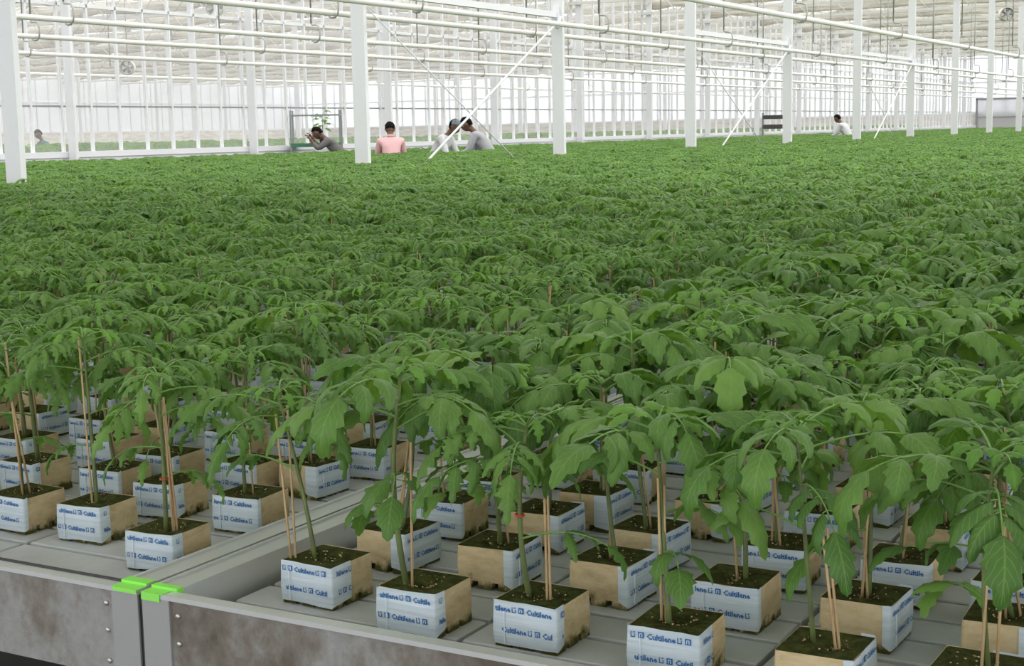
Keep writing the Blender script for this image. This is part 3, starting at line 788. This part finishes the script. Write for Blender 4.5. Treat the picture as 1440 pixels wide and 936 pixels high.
SPEC = {  # pose of the plants in the front row: stem height, lean, hole, sticks
    (0, 0, 0): dict(H=0.24, lean=(-0.075, 0.02), hole=(-0.018, -0.005), sticks=[((-0.045, -0.03, 0.06), (-0.095, 0.01, 0.275)), ((-0.040, -0.025, 0.06), (-0.088, 0.03, 0.285))]),
    (0, 0, 1): dict(H=0.30, lean=(0.0, 0.0), hole=(-0.018, -0.018), sticks=[((-0.008, -0.02, 0.055), (-0.006, -0.016, 0.27))]),
    (0, 0, 2): dict(H=0.235, lean=(0.0, 0.0), hole=(-0.018, -0.004), sticks=[((0.012, -0.008, 0.055), (0.006, 0.0, 0.20)), ((0.016, -0.006, 0.055), (0.010, 0.002, 0.205))], clip=0.5),
    (0, 0, 3): dict(H=0.255, lean=(-0.02, 0.01), hole=(-0.006, -0.012), sticks=[((-0.02, -0.004, 0.055), (-0.026, 0.0, 0.25)), ((-0.016, 0.0, 0.055), (-0.02, 0.006, 0.24))]),
    (0, 0, 4): dict(H=0.265, lean=(-0.02, -0.01), hole=(-0.018, 0.01), sticks=[((0.016, -0.006, 0.055), (-0.004, 0.0, 0.20)), ((0.020, -0.004, 0.055), (0.0, 0.004, 0.21))]),
    (0, 0, 5): dict(H=0.25, lean=(0.0, 0.0), hole=(0.012, 0.0), sticks=[((0.006, -0.012, 0.055), (0.012, -0.008, 0.25)), ((0.022, -0.004, 0.055), (0.026, 0.0, 0.24))]),
    (1, 0, 0): dict(H=0.25, lean=(0.0, 0.0), hole=(0.0, -0.005), sticks=[((0.012, -0.002, 0.055), (0.004, 0.0, 0.22)), ((0.014, 0.0, 0.055), (-0.005, 0.006, 0.275)), ((0.016, 0.004, 0.055), (0.0, 0.004, 0.28))], clip=0.35),
}
ORD = ['first', 'second', 'third', 'fourth', 'fifth', 'sixth', 'seventh', 'eighth', 'ninth']
rowname = lambda j: 'front row' if j == 0 else ORD[j] + ' row back'
for n, (d, px, ti, j, i, x, y, pk) in enumerate(near):
    rng = random.Random(1000 * ti + 37 * j + i)
    face = pk[2] if pk else rng.choice((0, 0, 1))
    tray = 'stained-rim tray' if ti == 0 else 'clean-rim tray'
    if ti <= 1 and j <= 6 and d < 3.8:
        lab = 'tomato plant, %s side to rim, %s, %s from divider, %s' % ('bare tan' if face else 'printed', rowname(j), ORD[i], tray)
        grp = 'young tomato plants near the rim'
    else:
        lab = 'young tomato plant crowded into the crop behind the front rows of the ' + ('stained-rim tray' if ti == 0 else 'clean-rim tray' if ti == 1 else 'farther trays')
        grp = 'young tomato plants crowded behind the front rows of tray %d' % (ti + 1) if ti < 2 else 'young tomato plants crowded on the farther trays'
        if ti < 2: grp = 'crowded young tomato plants on the ' + tray
    root = thing('tomato_plant', lab, 'plant', (x, y, 0.0018), 0, grp)
    sp_ = SPEC.get((ti, j, i), {})
    style = 'broad' if (ti == 0 and rng.random() < 0.8) else 'lobed'
    H = sp_.get('H', rng.uniform(0.235, 0.30)); lean = sp_.get('lean', (rng.uniform(-0.03, 0.03), rng.uniform(-0.03, 0.03)))
    hole = sp_.get('hole', (rng.uniform(-0.012, 0.012), rng.uniform(-0.012, 0.012)))
    q = 1 if face else 0
    detail = 2 if d < 3.0 else (1 if d < 3.6 else 0)
    build_plant(root, rng, style, H, lean, hole, rng.choice((1, 1, 2)), q, rng.randrange(12), detail, sp_.get('clip', 0.35 if rng.random() < 0.12 else None), sp_.get('sticks'))

# ------------------------------------------------------------------ the rest of the crop: one mass of the same plants
def merged_plant(seed, style, name, low=False):
    rng = random.Random(seed); q = MB(); H = 0.27
    st, th, lv, sticks = plant_layout(rng, style, H, (rng.uniform(-.02, .02), rng.uniform(-.02, .02)), (0, 0), 1)
    b = MB().box(-BW, BW, -BW, BW, 0.0, BH - 0.002, 0)
    q.extend(b, None, {0: 3}); q.extend(MB().box(-BW - .001, BW + .001, -BW - .001, -BW + .02, 0.005, BH), None, {0: 4})
    q.add([(-BW, -BW, BH), (BW, -BW, BH), (BW, BW, BH), (-BW, BW, BH)], [(0, 1, 2, 3)], 6)
    q.extend(stem_mesh(st, th), None, {0: 2})
    for a, b2 in sticks: q.extend(stick_mesh(a, b2), None, {0: 5})
    for kind, k, p, az, s, tl in lv:
        M = Matrix.Translation(p) @ Euler((tl, 0, az)).to_matrix().to_4x4() @ Matrix.Scale(s, 4)
        q.extend(LMB[style][kind][k], M, {0: 7 if kind == 'tip' else 0, 1: 1})
    return q.mesh(name, [M_LEAF, M_PET, M_STEM, M_WOOL, M_WRAP, M_STICK, M_MOSS, M_YOUNG])
SRC = bpy.data.collections.new('crop_sources')
for k in range(8):
    SRC.objects.link(bpy.data.objects.new('crop_plant_%d' % k, merged_plant(500 + k, 'broad' if k in (0, 4) else 'lobed', 'crop_plant')))

def crop_group(src):
    ng = bpy.data.node_groups.new('crop', 'GeometryNodeTree')
    ng.interface.new_socket('Geometry', in_out='INPUT', socket_type='NodeSocketGeometry')
    ng.interface.new_socket('Geometry', in_out='OUTPUT', socket_type='NodeSocketGeometry')
    N, Lk = ng.nodes, ng.links
    gi = N.new('NodeGroupInput'); go = N.new('NodeGroupOutput'); ip = N.new('GeometryNodeInstanceOnPoints')
    ci = N.new('GeometryNodeCollectionInfo'); ci.inputs['Collection'].default_value = src; ci.inputs['Separate Children'].default_value = True; ci.inputs['Reset Children'].default_value = True
    Lk.new(gi.outputs[0], ip.inputs['Points']); Lk.new(ci.outputs[0], ip.inputs['Instance']); ip.inputs['Pick Instance'].default_value = True
    def at(nm, ty):
        a = N.new('GeometryNodeInputNamedAttribute'); a.data_type = ty; a.inputs['Name'].default_value = nm; return a.outputs['Attribute']
    Lk.new(at('kind', 'INT'), ip.inputs['Instance Index'])
    Lk.new(at('turn', 'FLOAT_VECTOR'), ip.inputs['Rotation']); Lk.new(at('size', 'FLOAT_VECTOR'), ip.inputs['Scale'])
    Lk.new(ip.outputs[0], go.inputs[0]); return ng
NG = crop_group(SRC)
def crop(name, pts, label, cat):
    me = bpy.data.meshes.new(name); me.from_pydata([(p[0], p[1], p[2]) for p in pts], [], [])
    a = me.attributes.new('kind', 'INT', 'POINT'); a.data.foreach_set('value', [R.randrange(8) for _ in pts])
    a = me.attributes.new('turn', 'FLOAT_VECTOR', 'POINT'); a.data.foreach_set('vector', [c for p in pts for c in (R.uniform(-.06, .06), R.uniform(-.06, .06), R.uniform(0, 6.283))])
    a = me.attributes.new('size', 'FLOAT_VECTOR', 'POINT'); a.data.foreach_set('vector', [c for p in pts for c in (lambda s: (s, s, s * p[4]))(p[3] * R.uniform(0.9, 1.12))])
    o = obj(name, me); md = o.modifiers.new('crop', 'NODES'); md.node_group = NG
    tag(o, label, cat, None, 'stuff'); return o
crop('tomato_crop', [(g[5], g[6], 0.001, 1.0, 1.0) for g in far], 'dense green mass of young tomato plants filling the trays to the far columns', 'crop')
print('plants near', len(near), 'far', len(far), 'deepest near', near[-1][0])

# pale taller crop just beyond the glass
pts = []
for xx in [-20.6 - 0.3 * k for k in range(12)]:
    y = 11.0
    while y < 82:
        p = project(xx, y, 0.5)
        if p and -200 < p[0] < 1500: pts.append((xx + R.uniform(-.05, .05), y, 0.10, 1.25, 1.1))
        y += 0.34 * R.uniform(0.8, 1.2)
crop('bench_crop', pts, 'greyish green crop on a white bench behind the glass partition', 'crop')
q = MB().box(-24.4, -20.2, 11, 82, 0.0, 0.10); q.box(-24.4, -20.2, 11, 11.1, ZF, 0.0); q.box(-24.4, -20.2, 81.9, 82, ZF, 0.0); q.box(-24.3, -24.2, 11, 82, ZF, 0)
tag(obj('white_bench', q.mesh('white_bench', M_PAINT)), 'long white bench behind the glass partition', 'bench')
# ------------------------------------------------------------------ people working in the aisles
M_SKIN = mat('skin', (0.13, 0.065, 0.04), 0.5); M_HAIR = mat('black_hair', (0.008, 0.007, 0.006), 0.85, 0, 0.1)
M_EYE = mat('eye_white', (0.7, 0.7, 0.68), 0.3); M_LIP = mat('lips', (0.16, 0.05, 0.04), 0.5)
def skinned(name, m, parent, verts, edges, radii, root=0, lev=1):
    me = bpy.data.meshes.new(name); me.from_pydata([tuple(v) for v in verts], edges, []); me.materials.append(m)
    o = obj(name, me, parent); o.modifiers.new('skin', 'SKIN')
    if not me.skin_vertices: return o
    for i, r in enumerate(radii):
        d = me.skin_vertices[0].data[i]; d.radius = r if isinstance(r, tuple) else (r, r); d.use_root = (i == root)
    sb = o.modifiers.new('smooth', 'SUBSURF'); sb.levels = lev; sb.render_levels = lev
    for md in o.modifiers: 
        if md.type == 'SKIN': md.use_smooth_shade = True
    return o

def person(label, loc, yaw, bend, turn, arms, shirt, trousers, hair='short', cap=None, k=1.0, hood=False, nod=0.25):
    """standing figure facing local +Y; bend leans the trunk forward; arms = (elbow, wrist) offsets from each shoulder"""
    t = thing('person', label, 'person', loc, yaw, None); t.scale = (k, k, k)
    H = Vector((0, 0, 0.95))
    cb, sb = math.cos(bend), math.sin(bend)
    def up(z, x=0, y=0): return H + Vector((x, sb * z + cb * y, cb * z - sb * y))
    spine = [H, up(0.16), up(0.32), up(0.47), up(0.545), up(0.60)]
    shl = [up(0.455, -0.185), up(0.455, 0.185)]
    V = []; E_ = []; Rr = []
    def add(p, r, link=None):
        V.append(p); Rr.append(r)
        if link is not None: E_.append((link, len(V) - 1))
        return len(V) - 1
    a = add(spine[0], (0.145, 0.11)); ids = [a]
    for p, r in zip(spine[1:], ((0.12, 0.09), (0.13, 0.095), (0.085, 0.07), (0.055, 0.055), (0.053, 0.053))):
        a = add(p, r, a); ids.append(a)
    hc = up(0.60) + Vector((0, 0.02, 0.0)); 
    hd = add(up(0.66, 0, 0.02), (0.07, 0.075), a)
    legs = []
    for s in (-1, 1):
        hp = add(H + Vector((s * 0.09, 0, -0.06)), 0.095, 0); kn = add(Vector((s * 0.11, 0.03, 0.50)), 0.062, hp); an = add(Vector((s * 0.12, -0.01, 0.09)), 0.042, kn); ft = add(Vector((s * 0.13, 0.13, 0.035)), 0.034, an); legs.append((hp, kn, an))
    hands = []; sleeves = []
    for s, sh, (el, wr) in zip((-1, 1), shl, arms):
        i0 = add(sh, 0.05, ids[3]); e = sh + Vector(el); w_ = e + Vector(wr)
        i1 = add(e, 0.040, i0); i2 = add(w_, 0.031, i1); d = (w_ - e).normalized(); hands.append((s, w_, d)); sleeves.append((sh, e, w_))
        pm = add(w_ + d * 0.055, (0.036, 0.022), i2)
    body = skinned('body', M_SKIN, t, V, E_, Rr)
    # hands: five fingers, each its own chain from the palm
    for s, w_, d in hands:
        sd = d.cross(Vector((0, 0, 1))); sd = sd.normalized() if sd.length > 0.1 else Vector((1, 0, 0)); nz = sd.cross(d).normalized()
        v = [w_ + d * 0.03]; r = [0.02]; e = []
        for f in range(4):
            o_ = sd * (0.026 - 0.0175 * f); L = (0.072, 0.080, 0.075, 0.058)[f]
            b0 = len(v); v += [w_ + d * 0.075 + o_ * 0.8, w_ + d * 0.10 + o_, w_ + d * (0.10 + L * 0.5) + o_ - nz * 0.012, w_ + d * (0.10 + L * 0.8) + o_ - nz * 0.035]
            r += [0.011, 0.0095, 0.0085, 0.0075]; e += [(0, b0), (b0, b0 + 1), (b0 + 1, b0 + 2), (b0 + 2, b0 + 3)]
        b0 = len(v); v += [w_ + d * 0.045 + sd * s * 0.035, w_ + d * 0.075 + sd * s * 0.052 - nz * 0.01, w_ + d * 0.10 + sd * s * 0.055 - nz * 0.02]; r += [0.012, 0.011, 0.0085]; e += [(0, b0), (b0, b0 + 1), (b0 + 1, b0 + 2)]
        skinned('hand', M_SKIN, t, v, e, r)
    # head with face, joined shape
    hb = bmesh.new(); bmesh.ops.create_uvsphere(hb, u_segments=20, v_segments=14, radius=1.0)
    for v in hb.verts:
        x, y, z = v.co
        jaw = 1 - 0.24 * max(0, -z) ** 1.4
        v.co = Vector((x * 0.076 * jaw, y * 0.094 * (1 - 0.12 * max(0, -z) * (y < 0)), z * 0.118))
        if y > 0.8 and -0.30 < z < 0.12 and abs(x) < 0.2: v.co.y += 0.022 * (1 - abs(z + 0.12) / 0.3)
        if y > 0.7 and -0.75 < z < -0.5 and abs(x) < 0.4: v.co.y += 0.006
        if y > 0.6 and 0.02 < z < 0.25 and 0.2 < abs(x) < 0.55: v.co.y -= 0.006
        if abs(x) > 0.93 and -0.35 < z < 0.25: v.co.x += 0.016 * (1 if x > 0 else -1); v.co.y -= 0.004
    me = bpy.data.meshes.new('head'); hb.to_mesh(me); hb.free(); me.materials.append(M_SKIN); me.polygons.foreach_set('use_smooth', [True] * len(me.polygons))
    hp_ = up(0.72, 0, 0.03); hrot = (-bend * 0.55 - nod, 0, turn)
    head = obj('head', me, t, hp_, hrot)
    f = MB()
    for s in (-1, 1):
        for q, r, mi in ((Vector((s * 0.029, 0.081, 0.012)), 0.011, 0), (Vector((s * 0.029, 0.090, 0.012)), 0.0055, 1)):
            f.tube([q + Vector((0, -r, 0)), q + Vector((0, -r * .5, 0)), q, q + Vector((0, r * .5, 0)), q + Vector((0, r * .8, 0))], [r * .2, r * .85, r, r * .85, r * .5], 8, mi)
        f.tube([(s * 0.016, 0.088, 0.032), (s * 0.030, 0.090, 0.037), (s * 0.046, 0.078, 0.031)], [0.003, 0.004, 0.002], 5, 1)
    f.tube([(-0.024, 0.078, -0.062), (0, 0.087, -0.060), (0.024, 0.078, -0.062)], [0.002, 0.006, 0.002], 6, 2)
    obj('face', f.mesh('face', [M_EYE, M_HAIR, M_LIP]), head)
    hb = bmesh.new(); bmesh.ops.create_uvsphere(hb, u_segments=18, v_segments=12, radius=1.0)
    kill = [v for v in hb.verts if (v.co.y > 0.15 and v.co.z < 0.42) or v.co.z < -0.45 or (v.co.y > -0.25 and v.co.z < 0.05)]
    bmesh.ops.delete(hb, geom=kill, context='VERTS')
    for v in hb.verts: v.co = Vector((v.co.x * 0.085, v.co.y * 0.102 - 0.004, v.co.z * 0.126 + 0.004)) * (1 + 0.03 * math.sin(v.co.x * 40) * math.sin(v.co.z * 35))
    me = bpy.data.meshes.new('hair'); hb.to_mesh(me); hb.free(); me.materials.append(M_HAIR); me.polygons.foreach_set('use_smooth', [True] * len(me.polygons))
    hr = obj('hair', me, head); sd_ = hr.modifiers.new('thick', 'SOLIDIFY'); sd_.thickness = 0.012; sd_.offset = 1
    if cap:
        hb = bmesh.new(); bmesh.ops.create_uvsphere(hb, u_segments=18, v_segments=12, radius=1.0)
        bmesh.ops.delete(hb, geom=[v for v in hb.verts if v.co.z < 0.12], context='VERTS')
        for v in hb.verts: v.co = Vector((v.co.x * 0.096, v.co.y * 0.112, v.co.z * 0.130 + 0.012))
        me = bpy.data.meshes.new('cap'); hb.to_mesh(me); hb.free(); me.materials.append(cap)
        c_ = obj('cap', me, head); sd_ = c_.modifiers.new('thick', 'SOLIDIFY'); sd_.thickness = 0.006
        b_ = MB(); n = 9
        vs = [(0.085 * math.cos(math.pi * i / (n - 1)), 0.085 + 0.0 * i, 0.03) for i in range(n)] + [(0.075 * math.cos(math.pi * i / (n - 1)), 0.085 + 0.075 * math.sin(math.pi * i / (n - 1)), 0.018) for i in range(n)]
        vs += [(x, y, z + 0.006) for x, y, z in vs]
        fs = []
        for i in range(n - 1): fs += [(i, i + 1, n + i + 1, n + i), (2 * n + i, 3 * n + i, 3 * n + i + 1, 2 * n + i + 1), (n + i, n + i + 1, 3 * n + i + 1, 3 * n + i)]
        b_.add(vs, fs); obj('peak', b_.mesh('peak', cap), c_)
    # shirt: trunk and sleeves as one loose shell
    V, E_, Rr = [], [], []
    a = add(H + Vector((0, 0, -0.06)), (0.165, 0.13)); s0 = a
    ids = [a]
    for p, r in zip([up(0.10), up(0.28), up(0.46), up(0.515)], ((0.16, 0.125), (0.175, 0.14), (0.15, 0.125), (0.078, 0.075))): a = add(p, r, a); ids.append(a)
    for sh, e, w_ in sleeves:
        i0 = add(sh, 0.080, ids[3]); i1 = add(e, 0.060, i0); add(e.lerp(w_, 0.72), 0.046, i1)
    skinned('shirt', shirt, t, V, E_, Rr)
    if hood:
        V, E_, Rr = [], [], []; a = add(up(0.50, 0, -0.05), (0.10, 0.07)); add(up(0.565, 0, -0.06), (0.085, 0.055), a); skinned('collar', shirt, t, V, E_, Rr)
    V, E_, Rr = [], [], []
    a = add(H + Vector((0, 0, 0.03)), (0.155, 0.12))
    for s in (-1, 1):
        b1 = add(H + Vector((s * 0.09, 0, -0.08)), 0.108, 0); b2 = add(Vector((s * 0.11, 0.03, 0.50)), 0.078, b1); add(Vector((s * 0.12, -0.01, 0.12)), 0.062, b2)
    skinned('trousers', trousers, t, V, E_, Rr)
    for s in (-1, 1):
        q = MB(); q.tube([(s * 0.12, -0.06, 0.045), (s * 0.12, -0.03, 0.05), (s * 0.125, 0.06, 0.045), (s * 0.13, 0.15, 0.032), (s * 0.13, 0.19, 0.025)], [0.03, 0.045, 0.042, 0.032, 0.012], 10); obj('shoe', q.mesh('shoe', M_DARK), t)
    return t

def cloth(name, col):
    m = mat(name, col, 0.85, 0, 0.1); x = noise(m, 9, 4); bump(m, x.outputs[0], 0.5, 0.02); return m
S_GREY = cloth('grey_cloth', (0.17, 0.16, 0.16)); S_PINK = cloth('pink_cloth', (0.72, 0.44, 0.46)); S_WHITE = cloth('white_cloth', (0.62, 0.62, 0.64)); S_LIGHT = cloth('pale_grey_cloth', (0.40, 0.40, 0.43)); S_TEAL = cloth('teal_cloth', (0.10, 0.20, 0.19)); S_CAP = cloth('grey_blue_cap', (0.17, 0.20, 0.23)); S_DARK = cloth('dark_trousers', (0.05, 0.05, 0.07))
DOWN = ((-0.05, 0.10, -0.27), (0.03, 0.24, -0.06)); DOWN2 = ((0.05, 0.10, -0.27), (-0.03, 0.24, -0.06))
def on_ray(px, X):
    """where a vertical line at image column px meets the aisle x = X, a little above the crop"""
    yy = 1.0
    lo, hi = 5.0, 100.0
    for _ in range(50):
        mid = (lo + hi) / 2
        if project(X, mid, 0.7)[0] < px: lo = mid
        else: hi = mid
    return lo
def yaw_to(dx, dy): return math.atan2(-dx, dy)
x = -14.02
person('man in pale grey shirt with short black hair, leaning toward the person in a cap', (-13.85, on_ray(692, -13.85), ZF), yaw_to(-0.95, -0.3), 0.66, 0.1, (DOWN, DOWN2), S_LIGHT, S_DARK, k=1.06, nod=-0.1)
person('person in grey-blue cap and white shirt facing the black-haired man', (-14.1, on_ray(607, -14.1), ZF), yaw_to(0.92, 0.15), 0.62, -0.2, (DOWN, DOWN2), S_WHITE, S_DARK, cap=S_CAP, k=1.02, nod=-0.25)
person('person in pink shirt with black hair seen from behind', (-14.05, on_ray(550, -14.05), ZF), yaw_to(-0.6, 0.8), 0.52, 0.0, (DOWN, DOWN2), S_PINK, S_DARK, k=0.98, hood=True, nod=0.3)
REACH = (((-0.05, 0.18, -0.14), (0.04, 0.13, 0.17)), ((0.05, 0.20, -0.12), (-0.04, 0.12, 0.18)))
person('person in dark grey shirt reaching toward the plant on the trolley', (-18.1, on_ray(484, -18.1), ZF), yaw_to(-0.87, -0.52), 0.80, 0.0, REACH, S_GREY, S_DARK, k=1.04, nod=0.0)
person('person in teal shirt behind the glass, just beside the widest column', (-30.5, on_ray(68, -30.5), ZF), yaw_to(-0.3, -0.9), 0.35, 0.0, (DOWN, DOWN2), S_TEAL, S_DARK, k=1.0, nod=0.1)
person('person in white shirt with black hair working between the sixth and seventh columns', (-14.0, on_ray(1196, -14.0), ZF), yaw_to(-0.9, 0.2), 0.62, 0.0, (DOWN, DOWN2), S_WHITE, S_DARK, k=1.08, nod=0.0)

# ------------------------------------------------------------------ trolleys by the partition
def trolley(label, loc, rz, W, D, H_, shelves, frame_m, shelf_m, group=None):
    t = thing('trolley', label, 'trolley', loc, rz, group)
    for x in (-W / 2, W / 2):
        for y in (-D / 2, D / 2):
            q = MB().box(x - 0.017, x + 0.017, y - 0.017, y + 0.017, 0.10, H_); obj('post', q.mesh('post', frame_m), t)
            q = MB().tube([(x - 0.02, y, 0.05), (x + 0.02, y, 0.05)], 0.05, 12); obj('wheel', q.mesh('wheel', M_DARK), t)
    q = MB()
    for y in (-D / 2, D / 2): q.box(-W / 2, W / 2, y - 0.012, y + 0.012, H_ - 0.12, H_ - 0.09)
    for x in (-W / 2, W / 2): q.box(x - 0.012, x + 0.012, -D / 2, D / 2, H_ - 0.12, H_ - 0.09)
    obj('top_rail', q.mesh('top_rail', frame_m), t)
    for z, h in shelves:
        q = MB().box(-W / 2, W / 2, -D / 2, D / 2, z, z + h); q.box(-W / 2 - .01, W / 2 + .01, -D / 2 - .02, -D / 2, z - 0.01, z + h + 0.02); obj('shelf', q.mesh('shelf', shelf_m), t)
    return t
ty = on_ray(445, -18.9)
trolley('tall grey metal trolley with a green shelf holding a leafy plant', (-18.9, ty, ZF), math.radians(31), 1.02, 0.38, 1.97, [(0.45, 0.03), (1.22, 0.05)], M_GREYM, M_GREENP)
ty2 = on_ray(1088, -18.8)
trolley('dark two-shelf trolley standing before the partition beside the fifth column', (-18.8, ty2, ZF), math.radians(25), 0.80, 0.45, 1.95, [(1.36, 0.13), (1.72, 0.11)], M_GREYM, M_DARK)
# the taller plant on the trolley
t = thing('tomato_plant', 'taller yellowish plant in a dark pot on the green trolley shelf', 'plant', (-18.8, ty + 0.09, ZF + 1.272), 0)
t.scale = (1.15, 1.15, 1.15)
q = MB().tube([(0, 0, 0), (0, 0, 0.10), (0, 0, 0.11)], [0.055, 0.075, 0.077], 12); obj('pot', q.mesh('pot', M_DARK), t)
rng = random.Random(77); st = [Vector((0.01 * math.sin(i), 0.01 * math.cos(i * 1.3), 0.10 + 0.055 * i)) for i in range(9)]
obj('stem', stem_mesh(st, 0.006).mesh('stem', M_STEM), t)
for k in range(14):
    kd = ('mid', 'mid', 'top')[k % 3]
    me = LMB['lobed'][kd][k % 4].mesh('leaf', [M_YOUNG, M_PET])
    obj('leaf', me, t, curve_at(st, 0.35 + 0.65 * k / 13), (0, -0.2, k * 2.4), 1.25)

# ------------------------------------------------------------------ circulation fans and sensor boxes hung under the roof
def fan(label, px, py, X, r):
    yy = on_ray(px, X)
    lo, hi = 0.7, 4.8
    for _ in range(40):
        md = (lo + hi) / 2
        if project(X, yy, md)[1] > py: lo = md
        else: hi = md
    t = thing('fan', label, 'fan', (X, yy, lo), yaw_to(-0.5, 0.85), 'round circulation fans under the roof')
    q = MB(); n = 20
    for rr, w_ in ((r, 0.018), (r * 0.66, 0.006), (r * 0.33, 0.006)):
        q.tube([(rr * math.cos(2 * math.pi * i / n), -0.10, rr * math.sin(2 * math.pi * i / n)) for i in range(n + 1)], w_, 5)
    for i in range(6):
        a = math.pi * i / 6; q.bar((r * math.cos(a), -0.10, r * math.sin(a)), (-r * math.cos(a), -0.10, -r * math.sin(a)), 0.006)
    obj('guard', q.mesh('guard', M_HOOK), t)
    q = MB(); vs = []; fs = []
    for i in range(n):
        a = 2 * math.pi * i / n
        for rr, y in ((r * 1.05, -0.09), (r * 1.05, 0.12), (r * 1.02, 0.12), (r * 1.02, -0.09)): vs.append((rr * math.cos(a), y, rr * math.sin(a)))
    for i in range(n):
        j = (i + 1) % n
        for k in range(4): fs.append((i * 4 + k, j * 4 + k, j * 4 + (k + 1) % 4, i * 4 + (k + 1) % 4))
    q.add(vs, fs); obj('housing', q.mesh('housing', M_SCREEN), t)
    for i in range(5):
        a = 2 * math.pi * i / 5; q = MB(); vs = []
        for s in (0.15, 0.55, 0.95):
            for sg, dy in ((-0.24, -0.05), (0.24, 0.03)):
                vs.append((r * s * math.cos(a + sg), dy, r * s * math.sin(a + sg)))
        vs += [(x, y + 0.006, z) for x, y, z in vs]
        q.add(vs, [(0, 1, 3, 2), (2, 3, 5, 4), (6, 8, 9, 7), (8, 10, 11, 9), (0, 2, 8, 6), (2, 4, 10, 8), (1, 7, 9, 3), (3, 9, 11, 5), (4, 5, 11, 10)]); obj('blade', q.mesh('blade', M_GREYM), t)
    q = MB().tube([(0, -0.06, 0), (0, 0.10, 0)], r * 0.16, 10); obj('motor', q.mesh('motor', M_GREYM), t)
    q = MB().tube([(0, 0.02, r), (0, 0.02, 5.5 - lo)], 0.012, 6); obj('hanger', q.mesh('hanger', M_HOOK), t)
fan('round fan hanging beside the ninth column, its blades plainly visible', 1411, 20, -8.0, 0.17)
fan('round fan seen through the glass beside the widest column', 185, 95, -27, 0.17)
fan('round fan seen through the glass just below the roof, partly over a pipe', 311, 11, -24, 0.20)
t = thing('sensor_box', 'small grey sensor box hanging beyond the glass partition', 'sensor', (-25, on_ray(245, -25), 3.15)); q = MB().box(-0.05, 0.05, -0.05, 0.05, 0, 0.14); obj('case', q.mesh('case', M_GREYM), t); q = MB().tube([(0, 0, 0.14), (0, 0, 1.85)], 0.006, 5); obj('hanger', q.mesh('hanger', M_HOOK), t)
